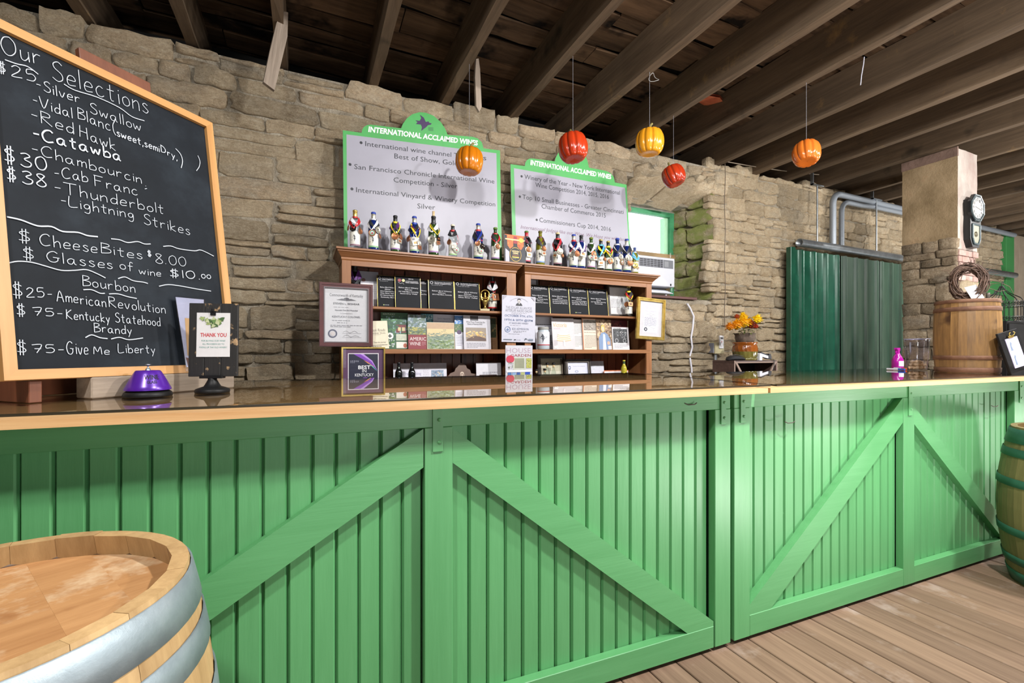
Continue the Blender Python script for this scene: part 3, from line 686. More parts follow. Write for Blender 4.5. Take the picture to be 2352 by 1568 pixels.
# ================================================================== barrels
def barrel(name, label, loc, H, re, rm, nst, stave, head, hoopm, hoops, rz=0, th=.027, chime=.045, bung=False, seg=10):
    t = thing(name, label, 'barrel', loc, rz)
    def rad(z): u = 2 * z / H - 1; return re + (rm - re) * (1 - abs(u) ** 2.0)
    for i in range(nst):
        a0, a1 = 2 * pi * i / nst + .001, 2 * pi * (i + 1) / nst - .001; vs = []; fs = []; off = R.uniform(-.0007, .0007); top = R.uniform(-.0012, .0012)
        for j in range(seg + 1):
            z = H * j / seg; r = rad(z) + off
            if j == seg: z += top
            for a, rr in ((a0, r), ((a0 + a1) / 2, r), (a1, r), (a1, r - th), (a0, r - th)): vs.append((rr * cos(a), rr * sin(a), z))
        for j in range(seg):
            for q in range(5): fs.append((5 * j + q, 5 * j + (q + 1) % 5, 5 * j + 5 + (q + 1) % 5, 5 * j + 5 + q))
        fs += [(4, 3, 2, 1, 0), tuple(5 * seg + q for q in range(5))]
        MB().add(vs, fs, stave).build('stave', t)
    for z0, z1 in hoops:
        pf = [(rad(z0) + .001, z0), (rad(z0) + .0045, z0 + .001), (rad((z0 + z1) / 2) + .0045, (z0 + z1) / 2), (rad(z1) + .0045, z1 - .001), (rad(z1) + .001, z1)]
        MB().lathe(pf, 64, hoopm).build('hoop', t)
    n = 6; ri = rad(H - chime) - th + .002
    for i in range(n):
        x0, x1 = -ri + 2 * ri * i / n + .0, -ri + 2 * ri * (i + 1) / n; pts = []
        for q in range(9): x = x0 + (x1 - x0) * q / 8; pts.append((x, sqrt(max(0, ri * ri - x * x))))
        poly = pts + [(a, -b) for a, b in pts[::-1]]
        zt = H - chime + R.uniform(-.0002, .0002); N = len(poly)
        MB().add([(a, b, zt - .025) for a, b in poly] + [(a, b, zt) for a, b in poly], [tuple(range(N))[::-1], tuple(range(N, 2 * N))] + [(q, (q + 1) % N, N + (q + 1) % N, N + q) for q in range(N)], head).build('head_board', t)
    MB().lathe([(ri - .004, H - chime - .002), (ri - .003, H - chime + .004), (ri + .004, H - chime + .006)], 64, '#4a3420').build('croze', t)
    MB().lathe([(0, .05), (rad(.05) - th + .002, .05)], 32, head).build('bottom_head', t)
    if bung: MB().lathe([(0.016, H - chime), (.019, H + .02), (.017, H + .035), (0, H + .036)], 14, '#4a4034').build('bung', t)
    return t
barrel('oak_barrel', 'pale oak barrel with galvanised hoops standing in the foreground', (-.494, 1.026, 0), .92, .29, .345, 24, STAVE, STAVE_T, HOOP, [(.845, .912), (.765, .818), (.64, .69), (.25, .3), (.1, .15), (.01, .07)], .5)
barrel('oak_barrel', 'olive toned barrel with green hoops in front of farther bar counter', (3.90, .978, 0), .89, .275, .335, 24, STAVE_O, STAVE_T, HOOP_G, [(.80, .88), (.725, .77), (.56, .605), (.285, .33), (.12, .165), (.01, .075)], .2)
barrel('small_barrel', 'small antique oak barrel with rusty hoops standing on glass countertop', (4.447, 1.674, 1.1685), .53, .172, .184, 13, STAVE_R, STAVE_R, HOOP_R, [(.505, .529), (.445, .475), (.095, .125), (.004, .04)], 1.1, .02, .03, False)
# ================================================================== bookcases behind the bar
FY = 3.74
ZS1, ZS2, ZS3, ZT = 1.685, 1.343, .995, 2.116
def bookcase(label, x0, x1, pw0, pw1):
    t = thing('bookcase', label, 'bookcase', (x0, FY, 0)); w = x1 - x0; D = .36
    def bx(nm, a, b, mt, ch=.0015): return MB().box(a, b, mt, ch=ch).build(nm, t)
    bx('post', (0, 0, 0), (pw0, .022, 2.04), OAK_V); bx('post', (w - pw1, 0, 0), (w, .022, 2.04), OAK_V)
    bx('header', (pw0, 0, 1.992), (w - pw1, .022, 2.04), OAK)
    bx('side_panel', (.004, .022, 0), (.022, D, 2.04), OAK_V); bx('side_panel', (w - .022, .022, 0), (w - .004, D, 2.04), OAK_V)
    for z, th in ((ZS1, .021), (ZS2, .038), (ZS3, .03), (.5, .03), (.1, .03)): bx('shelf', (.022, .024 if z != ZS2 else -.002, z - th), (w - .022, D - .012, z), OAK, .003)
    bx('top_board', (.0, .0, 2.04), (w, D, 2.075), OAK)
    # crown moulding profile run around three sides
    pf = [(0, 2.03), (.008, 2.04), (.008, 2.052), (.02, 2.06), (.034, 2.072), (.05, 2.084), (.062, 2.09), (.062, 2.098), (.08, 2.102), (.08, 2.116), (-.02, 2.116)]
    mb = MB(); pts = []
    for o, z in pf: q = o * .55; pts.append([(-q, D, z), (-q, -o, z), (w + q, -o, z), (w + q, D, z)])
    vs = [p for q in pts for p in q]; fs = [(4 * i + j, 4 * i + j + 1, 4 * i + 5 + j, 4 * i + 4 + j) for i in range(len(pf) - 1) for j in range(3)]
    mb.add(vs, fs, OAK); mb.add([(-.044, -.08, 2.1155), (w + .044, -.08, 2.1155), (w + .044, D, 2.1155), (-.044, D, 2.1155)], [(0, 1, 2, 3)], OAK); mb.build('crown_moulding', t)
    x = .02; i = 0
    while x < w - .03:
        b = min(R.uniform(.085, .12), w - .022 - x)
        gap = .004 if R.random() < .7 else .012
        bx('back_board', (x, D - .012, .1), (x + b - gap, D, 2.04), CEDAR, .001); x += b
    return t
bookcase('left tall red oak bookcase with white bottles row on its crown', .254, 1.736, .068, .09)
bookcase('right tall red oak bookcase beside the air conditioner window', 1.826, 3.306, .062, .07)
# ------------------------------------------------------------------ papers, plaques and pictures
def pic(mb, items, w, h, y, M=None, rr=None):
    rr = rr or R
    for i, it in enumerate(items):
        yy = y - .00025 * (i + 1); k = it[0]
        if k == 'r': _, x, z, a, b, c = it; mb.add([(x * w, yy, z * h), ((x + a) * w, yy, z * h), ((x + a) * w, yy, (z + b) * h), (x * w, yy, (z + b) * h)], [(0, 1, 2, 3)], c, False, M)
        elif k == 'p': mb.add([(a * w, yy, b * h) for a, b in it[1]], [tuple(range(len(it[1])))], it[2], False, M)
        elif k == 'e':
            _, x, z, a, b, c = it; mb.add([((x + a * cos(2 * pi * q / 20)) * w, yy, (z + b * sin(2 * pi * q / 20)) * h) for q in range(20)], [tuple(range(20))], c, False, M)
        elif k == 'o':
            _, x, z, a, b, th, c = it; v = []
            for q in range(24): v += [((x + a * cos(2 * pi * q / 24)) * w, yy, (z + b * sin(2 * pi * q / 24)) * h), ((x + a * (1 - th) * cos(2 * pi * q / 24)) * w, yy, (z + b * (1 - th) * sin(2 * pi * q / 24)) * h)]
            mb.add(v, [(2 * q, 2 * q + 1, (2 * q + 3) % 48, (2 * q + 2) % 48) for q in range(24)], c, False, M)
        elif k == 't':
            _, cx, z, tw, cap, s, c = it[:7]; bold = it[7] if len(it) > 7 else 0; mb.text(s, (cx - tw / 2) * w, z * h, tw * w, cap * h, c, yy, M, bold, it[8] if len(it) > 8 else 0)
        elif k == 'l':
            _, x, z, a, n, dz, c = it
            for j in range(n):
                xx = x
                while xx < x + a * (.97 if j < n - 1 else .55):
                    ww = rr.uniform(.03, .11) * min(1, a * 1.6); e = min(xx + ww, x + a)
                    mb.add([(xx * w, yy, (z - j * dz) * h), (e * w, yy, (z - j * dz) * h), (e * w, yy, (z - j * dz + dz * .45) * h), (xx * w, yy, (z - j * dz + dz * .45) * h)], [(0, 1, 2, 3)], c, False, M); xx += ww + .018
        elif k == 'w':      # a line of pen strokes
            mb.ribbon([(a * w, b * h) for a, b in smooth(it[1])], it[3], it[2], yy, M)
        elif k == 'b':      # broken colour of a printed photograph: patches of several tones
            _, x, z, a, b, cs, nn = it
            for j in range(int(nn * 2.6)):
                ax, az = x + a * rr.random(), z + b * rr.random(); r1, r2 = a * rr.uniform(.02, .10), b * rr.uniform(.02, .10)
                pl = [(min(x + a, max(x, ax + r1 * cos(q * pi / 3) * rr.uniform(.6, 1.2))) * w, yy - j * 4e-6, min(z + b, max(z, az + r2 * sin(q * pi / 3) * rr.uniform(.6, 1.2))) * h) for q in range(6)]
                mb.add(pl, [tuple(range(6))], rr.choice(cs), False, M)
def framed(t, w, h, fr, mat, edge, paper, items, glass=True, dep=.02, mats=None):
    f = fr
    for nm, poly in (('frame_rail', [(0, 0), (w, 0), (w - f, f), (f, f)]), ('frame_rail', [(0, h), (f, h - f), (w - f, h - f), (w, h)]), ('frame_stile', [(0, 0), (f, f), (f, h - f), (0, h)]), ('frame_stile', [(w, 0), (w, h), (w - f, h - f), (w - f, f)])):
        fm = MB(); c = (w / 2, h / 2)
        fm.prism(poly, -dep * .7, dep * .3, mat)
        def inn(p, k):  # point moved towards the opening
            return (f * k if p[0] == 0 else w - f * k if p[0] == w else p[0] + (0), f * k if p[1] == 0 else h - f * k if p[1] == h else p[1])
        o = [p for p in poly if p[0] in (0, w) and p[1] in (0, h)]; 
        if len(o) == 2:
            a, b = o; q = lambda p, k: (f * k if p[0] == 0 else w - f * k, f * k if p[1] == 0 else h - f * k)
            fm.prism([q(a, .12), q(b, .12), q(b, .45), q(a, .45)], -dep, -dep * .7, mat); fm.prism([q(a, .82), q(b, .82), q(b, 1.0), q(a, 1.0)], -dep * .85, -dep * .7, edge)
        fm.build(nm, t)
    MB().box((f * .9, 0, f * .9), (w - f * .9, .002, h - f * .9), paper).build('paper', t)
    pm_ = MB(); M = T(f, 0, f); pic(pm_, items, w - 2 * f, h - 2 * f, 0, M)
    if items: pm_.build('print', t, recalc=False)
    if glass: MB().add([(f * .95, -dep * .4, f * .95), (w - f * .95, -dep * .4, f * .95), (w - f * .95, -dep * .4, h - f * .95), (f * .95, -dep * .4, h - f * .95)], [(0, 1, 2, 3)], GLASS).build('pane', t, recalc=False)
def doc(name, label, cat, x0, x1, yt, yb, Y, base, items, lean=.1, t=.003, group=None, frame=None, zb=None, roll=0, sleeve=False, glass=True):
    ym = (yt + yb) / 2; A, B = atY(x0, ym, Y).x, atY(x1, ym, Y).x; w = B - A
    zt = atY((x0 + x1) / 2, yt, Y).z; z0 = zb if zb is not None else atY((x0 + x1) / 2, yb, Y).z; h = (zt - z0) / cos(lean)
    o = thing(name, label, cat, (A, Y, z0), 0, group); o.rotation_euler = (-lean, roll, 0)
    if frame: framed(o, w, h, w * frame[0], frame[1], frame[2], base, items, glass)
    else:
        MB().box((0, 0, 0), (w, t, h), base, ch=.0004 if t > .002 else 0).build('board' if t > .008 else 'sheet', o)
        if items: m = MB(); pic(m, items, w, h, 0); m.build('print', o, recalc=False)
        if sleeve: MB().add([(-.003, -.004, 0), (w + .003, -.004, 0), (w + .003, -.004, h + .003), (-.003, -.004, h + .003)], [(0, 1, 2, 3)], GLASS).build('sleeve', o, recalc=False)
    return o
WH = '#bbbac0'; INK = '#23242a'; GR = '#6a6a72'
PLQ = plain('plaque_black', [(.3, '#0c0e13'), (.7, '#13161c')], 3, .5, 0, 0, spec=.12)
def plaque(label, x0, x1, yt, Y, lines, hdr='WINE COMPETITION', year=None, grapes=False, foot=False):
    it = []
    if grapes:
        it += [('t', .62, .90, .2, .035, year, WH), ('t', .66, .83, .5, .03, 'INTERNATIONAL', WH), ('t', .66, .785, .52, .035, hdr, WH, .02), ('e', .17, .86, .07, .05, '#8c2a3a'), ('e', .32, .86, .06, .045, '#c9c08a'), ('w', [(.12, .8), (.2, .76), (.28, .78), (.34, .74)], WH, .002)]
    else:
        it += [('o', .12, .91, .06, .045, .25, WH), ('t', .53, .915, .58, .032, 'San Francisco Chronicle', WH, .01), ('t', .56, .865, .66, .034, hdr, WH, .01), ('l', .12, .825, .78, 1, .02, '#8a8b90')]
        if year: it += [('t', .88, .915, .13, .034, year, WH)]
    z = .62
    for i, s in enumerate(lines): it += [('t', .52, z, min(.78, .045 * len(s) + .04), .036, s, WH, .01)]; z -= .062
    if foot: it += [('e', .3, .09, .025, .02, '#9db06a'), ('l', .35, .08, .42, 1, .04, '#8a8b90')]
    o = doc('award_plaque', label, 'plaque', x0, x1, yt, 700, Y, PLQ, it, .12, .012, 'black competition plaques on the bookcases', zb=ZS1)
    wv = max(v.co.x for c in o.children for v in c.data.vertices); hv = max(v.co.z for c in o.children for v in c.data.vertices)
    e = MB()
    for a, b in (((-.002, .0005, 0), (.0015, .0125, hv)), ((wv - .0015, .0005, 0), (wv + .002, .0125, hv)), ((-.002, .0005, hv - .001), (wv + .002, .0125, hv + .002))): e.box(a, b, GOLD)
    e.build('gilt_edge', o)
plaque('black award plaque leftmost on the left bookcase top shelf beside grey folder', 868, 913, 632, 3.86, ['Baker-Bird Winery', 'Silver', '2016 Cabernet Franc', 'Ohio River Valley', 'NV Cabernet Sauvignon', 'Kentucky, Black'], foot=True)
plaque('black award plaque with printed wine glasses and the year 2016', 909, 967, 633, 3.83, ['Baker-Bird Winery', 'Silver', 'NV Vidal Blanc Kentucky', 'Semi-Dry Vidal'], year='2016', grapes=True)
plaque('black award plaque half hidden behind the one with wine glasses', 938, 985, 641, 3.875, ['Baker-Bird Winery', 'Bronze', 'NV Kentucky, Semi Dry'])
plaque('black award plaque marked 2017 in middle of left bookcase top shelf', 986, 1044, 643, 3.84, ['Baker-Bird Winery', 'Silver', '2016 Vidal Blanc, Kentucky'], year='2017')
plaque('black award plaque beside the gold trophy', 1046, 1103, 646, 3.85, ['Baker-Bird Winery', 'Silver', '2015 Cabernet Franc', 'Ohio River Valley'], year='2018')
plaque('black award plaque partly behind the radio show poster', 1219, 1264, 654, 3.84, ['Baker-Bird Winery', 'Gold', 'NV Vidal Blanc Kentucky, Semi Dry', 'Silver', 'NV Cabernet Franc, American'])
plaque('black award plaque second from left in right bookcase', 1265, 1309, 656, 3.84, ['Baker-Bird Winery', 'Silver', 'NV Vidal Blanc, Kentucky Semi Dry', '2015 Cabernet Sauvignon American', 'Thunderbolt Red Table Wine'])
plaque('black award plaque third from left in right bookcase with foot logo', 1310, 1353, 660, 3.84, ['Baker-Bird Winery', 'Silver', 'NV Cabernet Sauvignon', 'Kentucky, Black Bird', 'NV Vidal Blanc Kentucky'], foot=True)
plaque('black award plaque beside the dark framed letter in right bookcase', 1354, 1398, 663, 3.845, ['Baker-Bird Winery', 'Gold', 'NV Vidal Blanc, Semi Dry', 'Kentucky'])
doc('folder', 'grey and white folder with brown crest beside purple bottle', 'folder', 824, 870, 622, 702, 3.93, '#dcdadf', [('r', 0, .68, 1, .32, '#8f8f99'), ('e', .25, .76, .1, .05, '#6b4a44'), ('l', .1, .63, .7, 2, .03, '#b9a890'), ('l', .1, .5, .8, 6, .05, '#c3c2c8')], .1, .006, zb=ZS1)
doc('picture_frame', 'small grey framed picture behind first plaque in right bookcase', 'picture', 1219, 1238, 639, 700, 3.97, '#c9c9d2', [], .12, frame=(.12, col('#8a8c92', .4), col('#55565c', .4)), zb=ZS1)
doc('framed_letter', 'dark framed white letter behind ribboned bottle in right bookcase', 'framed letter', 1396, 1452, 653, 721, 3.92, '#d3d2d4', [('w', [(.2, .72), (.3, .78), (.42, .7), (.6, .78)], '#a9a9b0', .002), ('l', .08, .55, .8, 7, .05, '#9a9aa2')], .1, frame=(.1, DARKW, col('#77706a', .4)), zb=ZS1)
# second shelf, left bookcase
Y2 = 3.86
doc('brochure', 'cream wine trail brochure beside maroon framed certificate', 'brochure', 853, 894, 737, 798, 3.80, '#cfc6ae', [('t', .45, .62, .8, .1, 'Back Roads', '#3c372c', 0, .2), ('t', .5, .53, .75, .05, 'WINE TRAIL', '#3c372c'), ('l', .1, .5, .8, 1, .02, '#3c372c'), ('t', .5, .2, .7, .06, 'Taste the journey', '#4c463a', 0, .3), ('l', .08, .12, .85, 2, .05, '#4c463a')], .16, .003, zb=ZS2, roll=-.05)
doc('leaflet', 'green countryside leaflet in clear sleeve behind cream brochure', 'leaflet', 876, 938, 717, 799, 3.88, '#2f5a3c', [('b', 0, .3, 1, .6, ['#3c6a44', '#28503a', '#4a7a4c', '#7f9aa0', '#2a4f40'], 60), ('t', .3, .93, .45, .045, 'KENTUCKY', '#c8d2c4'), ('r', .55, .45, .38, .22, '#6b2a30'), ('r', .62, .5, .11, .1, '#c9b486'), ('r', .77, .5, .11, .1, '#c9b486'), ('r', .55, .24, .4, .17, '#c9cdb9'), ('l', .57, .36, .3, 4, .03, '#8a8f80'), ('r', .55, .03, .4, .17, '#d8d4cc'), ('e', .88, .1, .07, .06, '#a85a40'), ('e', .32, .36, .13, .09, '#dfe4da'), ('r', .3, .31, .04, .1, '#222222'), ('r', .25, .34, .14, .03, '#222222'), ('b', .1, .05, .4, .22, ['#78b048', '#d8d8dc', '#5a8f40', '#b9c0c4'], 20)], .1, .002, zb=ZS2, sleeve=True)
doc('magazine', 'magazine with vineyard photo and red American wine block', 'magazine', 938, 980, 722, 800, 3.85, '#7c2430', [('r', 0, .42, 1, .58, '#5f7468'), ('b', 0, .6, 1, .4, ['#8b9aa8', '#6f8290', '#a9b4ba', '#4d6258'], 40), ('b', 0, .42, 1, .22, ['#9a9a50', '#b0a85c', '#4c5a34', '#77803e'], 36), ('r', 0, 0, 1, .4, '#7e2531'), ('t', .53, .25, .9, .1, 'AMERIC', '#d9d0d0'), ('t', .38, .11, .6, .1, 'WINE', '#d9d0d0'), ('l', .74, .2, .22, 4, .03, '#b88a90')], .1, .005, zb=ZS2, sleeve=True)
doc('article_page', 'printed page with teal bird photo behind landscape picture', 'page', 968, 1045, 721, 799, 3.92, '#bab9c4', [('r', .0, .5, .36, .5, '#4f8790'), ('b', 0, .5, .36, .5, ['#3f7480', '#89b0b6', '#2d5a66', '#c3d2d4'], 30), ('t', .68, .86, .4, .045, 'Central Appalachia', '#5d6a80', 0, .2), ('l', .4, .78, .5, 4, .04, '#9a9aa8')], .08, .002, zb=ZS2)
doc('landscape_print', 'misty yellow green landscape print in clear sleeve', 'print', 981, 1045, 740, 800, 3.845, '#b9ad92', [('r', .02, .02, .96, .96, '#7f8f7a'), ('r', .02, .74, .96, .24, '#b3977a'), ('r', .02, .48, .96, .28, '#cdb98c'), ('b', .02, .3, .96, .3, ['#76877a', '#5d7064', '#93a08c', '#6a7c70'], 50), ('b', .02, .02, .96, .35, ['#6c8450', '#88985e', '#9fb0a0', '#4f6848'], 60), ('b', .45, .5, .3, .25, ['#5d7064', '#6a7c70'], 8)], .1, .002, zb=ZS2, sleeve=True)
doc('leaflet', 'narrow blue sky leaflet beside history article', 'leaflet', 1046, 1070, 723, 800, 3.87, '#d3d3de', [('r', 0, .72, 1, .26, '#4a7cb8'), ('b', 0, .72, 1, .2, ['#c8d4e4', '#e4e8ee', '#6a94c8'], 14), ('r', 0, .5, 1, .24, '#4e6a48'), ('b', 0, .5, 1, .22, ['#3c5438', '#6d8a60', '#8a7f60'], 16), ('e', .4, .5, .22, .065, '#4d3a5c'), ('l', .1, .38, .8, 7, .045, '#9a9aa8')], .1, .002, zb=ZS2)
doc('article_page', 'article about wine history with golden fire photo', 'page', 1066, 1128, 724, 801, 3.84, '#bdbcc4', [('r', .25, .85, .3, .14, '#3c3a40'), ('t', .45, .78, .7, .05, 'Wine Press Preserving the', INK, .01), ('t', .42, .72, .55, .05, 'History of American Wine', INK, .01), ('r', .08, .24, .75, .4, '#8f8478'), ('b', .08, .34, .75, .2, ['#d8b46a', '#e8cf94', '#b98f4c'], 26), ('p', [(.1, .25), (.82, .25), (.82, .32), (.6, .38), (.45, .4), (.3, .37), (.12, .31)], '#5a4640'), ('l', .1, .17, .7, 4, .04, '#8a8a94')], .09, .002, zb=ZS2, sleeve=True)
doc('tan_card', 'tan card with dark green photo at right end of left bookcase', 'card', 1118, 1143, 727, 801, 3.93, '#9a7450', [('r', .1, .36, .8, .6, '#38402a'), ('b', .1, .36, .8, .5, ['#4c5a34', '#2a3220', '#70603c'], 14), ('l', .15, .28, .7, 5, .05, '#7c5a3c')], .07, .002, zb=ZS2)
# third shelf, left bookcase
doc('magazine_spread', 'open white magazine about dining behind the two black bottles', 'magazine', 904, 1027, 834, 900, 3.96, '#d2d1dc', [('t', .33, .55, .36, .11, 'al fresco dining', '#8d87a8'), ('r', .7, .3, .24, .42, '#7c8ea4'), ('b', .7, .3, .24, .42, ['#9fb2c4', '#5c6c84', '#c9b8a0'], 16), ('l', .55, .75, .1, 8, .07, '#aeadb8')], .1, .002, zb=ZS3)
o = doc('crest_plaque', 'brown scroll topped plaque with pale crest', 'plaque', 1029, 1095, 864, 895, 3.9, '#6a5147', [], .1, .012, zb=ZS3)
for c in list(o.children): bpy.data.objects.remove(c)
w = atY(1095, 850, 3.9).x - atY(1029, 850, 3.9).x; h = atY(1060, 833, 3.9).z - ZS3
BRP = plain('brown_plaque', [(.3, '#574238'), (.7, '#6e574b')], 6, .5, 0, .03)
MB().prism([(0, 0), (w, 0), (w, h * .55), (w * .82, h * .58), (w * .78, h * .72), (w * .68, h * .78), (w * .64, h * .9), (w * .5, h), (w * .42, h * .98), (w * .36, h * .86), (w * .28, h * .78), (w * .24, h * .66), (w * .1, h * .6), (0, h * .45)], 0, .012, BRP).build('board', o)
m = MB(); pic(m, [('p', [(.44, .62), (.5, .66), (.56, .62), (.57, .5), (.5, .38), (.43, .5)], '#b9a898'), ('o', .5, .52, .05, .07, .4, '#6a5147')], w, h, 0); m.build('crest', o, recalc=False)
doc('photo_page', 'white page with dark brick doorway photo', 'page', 1095, 1152, 833, 895, 3.88, '#d4d3da', [('r', .12, .0, .7, .52, '#3e2c28'), ('b', .12, 0, .7, .5, ['#54403a', '#2c2220', '#6a564c'], 20), ('l', .25, .6, .6, 2, .06, '#8a8a94')], .08, .002, zb=ZS3)
doc('picture_frame', 'brown framed picture behind the brick doorway page', 'picture', 1128, 1163, 829, 895, 3.97, '#8a6a4c', [('r', .1, .1, .8, .8, '#7a5a40'), ('o', .5, .5, .2, .2, .2, '#5a4030')], .08, frame=(.12, BROWN, BROWN), zb=ZS3)
# second shelf, right bookcase
doc('article_page', 'white article page behind the mason jar', 'page', 1231, 1272, 722, 801, 3.93, '#cfd0da', [('l', .1, .7, .85, 4, .05, '#70707c'), ('l', .1, .4, .85, 7, .05, '#8a8a94')], .07, .002, zb=ZS2, sleeve=True)
doc('magazine', 'food magazine with layered cake on its cover', 'magazine', 1271, 1322, 731, 801, 3.84, '#bdb9bc', [('t', .36, .72, .6, .13, 'Victoria', '#b99a50', 0, .15), ('l', .08, .66, .5, 1, .03, '#c08a98'), ('e', .5, .33, .38, .05, '#e8e4e0')] + [('e', .5, .3 + .028 * i, .33 - .01 * i, .045, ('#c9a878', '#efe6da')[i % 2]) for i in range(7)] + [('e', .5, .49, .26, .04, '#f2ece4'), ('r', .46, .1, .08, .17, '#d2ccd0'), ('l', .05, .28, .16, 6, .03, '#a8a4ac'), ('r', .05, .02, .16, .08, '#e6e6e6'), ('l', .06, .05, .14, 2, .03, '#222222')], .1, .004, zb=ZS2, roll=-.02)
doc('article_page', 'grey text page beside the cake magazine', 'page', 1316, 1341, 733, 801, 3.86, '#cbc8c6', [('l', .1, .88, .8, 9, .045, '#8f8d8e'), ('l', .1, .42, .8, 8, .045, '#8f8d8e')], .1, .002, zb=ZS2)
doc('article_page', 'orange edged newspaper article with grey photo', 'page', 1340, 1374, 731, 801, 3.845, '#cfb9a4', [('r', 0, 0, 1, 1, '#b87a5c'), ('r', .06, 0, .9, .98, '#cdbfae'), ('r', .1, .62, .82, .34, '#8d857c'), ('b', .1, .62, .82, .34, ['#777068', '#a39c92', '#665f58'], 20), ('t', .5, .54, .75, .03, 'Baker-Bird Winery Tasting', INK), ('l', .12, .44, .8, 10, .042, '#8d8378')], .1, .002, zb=ZS2)
doc('magazine', 'glossy magazine with person in denim jacket on its cover', 'magazine', 1373, 1407, 733, 802, 3.835, '#8d735c', [('b', 0, .3, 1, .7, ['#6a5038', '#a88862', '#4a3a2c', '#c0a888'], 40), ('t', .6, .82, .7, .12, 'Taste', '#d8c49a', .02), ('e', .42, .7, .14, .12, '#caa84f'), ('e', .42, .68, .09, .085, '#d8b09a'), ('p', [(.1, 0), (.9, 0), (.88, .35), (.7, .52), (.5, .58), (.3, .55), (.12, .4)], '#6f86a8'), ('p', [(.36, 0), (.58, 0), (.54, .5), (.42, .52)], '#d4d8e4'), ('e', .75, .22, .09, .06, '#c99a80'), ('r', .72, .02, .22, .1, '#eeeeee'), ('l', .73, .06, .2, 2, .03, '#222222')], .1, .004, zb=ZS2)
doc('photo_page', 'dark red page behind the old car photograph', 'page', 1405, 1443, 735, 801, 3.9, '#b9a898', [('r', 0, .55, 1, .45, '#5a2228'), ('b', 0, .55, .7, .4, ['#7a2a30', '#33191c', '#8a4a44'], 18)], .09, .002, zb=ZS2)
doc('photo_page', 'white page with black and white old car photograph', 'page', 1408, 1446, 751, 802, 3.83, '#d2d0d4', [('r', .05, .3, .85, .62, '#3a3c40'), ('b', .05, .55, .85, .36, ['#55585c', '#2a2c30', '#707478'], 24), ('b', .45, .5, .4, .3, ['#b8b8bc', '#d0d0d4', '#8a8a90'], 14), ('o', .25, .4, .1, .1, .3, '#9a9ca0'), ('o', .72, .4, .1, .1, .3, '#9a9ca0'), ('l', .1, .94, .8, 1, .05, '#222222'), ('l', .1, .2, .8, 3, .06, '#9a9aa2')], .09, .002, zb=ZS2)
# third shelf, right bookcase
doc('framed_photo', 'tall black framed pale photo behind small corked bottles', 'framed photo', 1236, 1299, 815, 880, 3.92, '#b9b49c', [('r', 0, 0, 1, .45, '#c9c6b4'), ('b', 0, .45, 1, .5, ['#a9a894', '#c0bca6', '#b4ae98'], 20)], .12, frame=(.13, DARKW, col('#8a8070', .4)), zb=ZS3)
doc('framed_certificate', 'low black framed certificate with blue seal on lowest shelf', 'framed certificate', 1299, 1358, 825, 880, 3.87, '#c9cbdd', [('o', .12, .72, .06, .1, .4, '#55607a'), ('t', .58, .78, .6, .035, 'American Wine Competition', GR), ('o', .45, .52, .08, .06, .3, '#77809a'), ('l', .25, .36, .5, 3, .07, '#8a8ca0')], .12, frame=(.1, DARKW, col('#777064', .4)), zb=ZS3)
doc('leaflet', 'pale leaflet with tan corner beside low black frame', 'leaflet', 1355, 1389, 829, 880, 3.95, '#c3c4cf', [('p', [(0, 0), (.5, 0), (0, .6)], '#c0aa80'), ('b', .1, .5, .8, .4, ['#b4b8c4', '#cfd2da'], 8)], .1, .002, zb=ZS3)
doc('card', 'white card with orange border behind yellow bottle', 'card', 1388, 1444, 850, 880, 3.93, '#c9764e', [('r', .02, 0, .96, .92, '#dddce2'), ('l', .1, .7, .8, 2, .12, '#9a9aa2')], .06, .002, zb=ZS3)
# frames and posters fixed to the bookcase fronts
PF = FY - .006
MAH = plain('maroon_frame', [(.3, '#3f1a1c'), (.7, '#5e2a2b')], 6, .35, 0, .03)
doc('framed_certificate', 'maroon framed commonwealth certificate hung on left bookcase corner', 'framed certificate', 733, 856, 651, 796, PF - .008, '#b9b9bd',
    [('t', .5, .845, .78, .055, 'Commonwealth of Kentucky', '#3c3c42', .01), ('e', .5, .80, .07, .03, '#4a4a50'), ('p', [(.26, .78), (.4, .81), (.5, .79), (.6, .81), (.74, .78), (.5, .765)], '#55555b'), ('t', .5, .695, .62, .034, 'STEVEN L. BESHEAR', '#33333a', .02), ('l', .2, .64, .6, 1, .02, '#77777d'), ('t', .5, .575, .54, .03, 'Honorable Dinah Bird Westerfield', '#4a4a52', .01, .3), ('t', .5, .52, .28, .024, 'Is Commissioned a', '#66666d', 0, .3), ('t', .5, .45, .66, .034, 'KENTUCKY COLONEL', '#55555c', .01), ('l', .17, .39, .7, 1, .02, '#66666d'), ('l', .28, .35, .45, 1, .02, '#66666d'), ('l', .13, .30, .74, 2, .026, '#77777d'), ('o', .18, .15, .105, .08, .3, '#3c3c56'), ('e', .18, .15, .05, .04, '#b9b0b0'), ('w', [(.42, .18), (.5, .2), (.58, .165), (.68, .2), (.76, .17)], '#2f2f36', .0015), ('w', [(.42, .1), (.52, .125), (.6, .09), (.7, .115), (.8, .095)], '#2f2f36', .0015), ('r', .4, .155, .45, .003, GR), ('r', .4, .08, .45, .003, GR)], .0, frame=(.1, MAH, col('#6b6468', .4)))
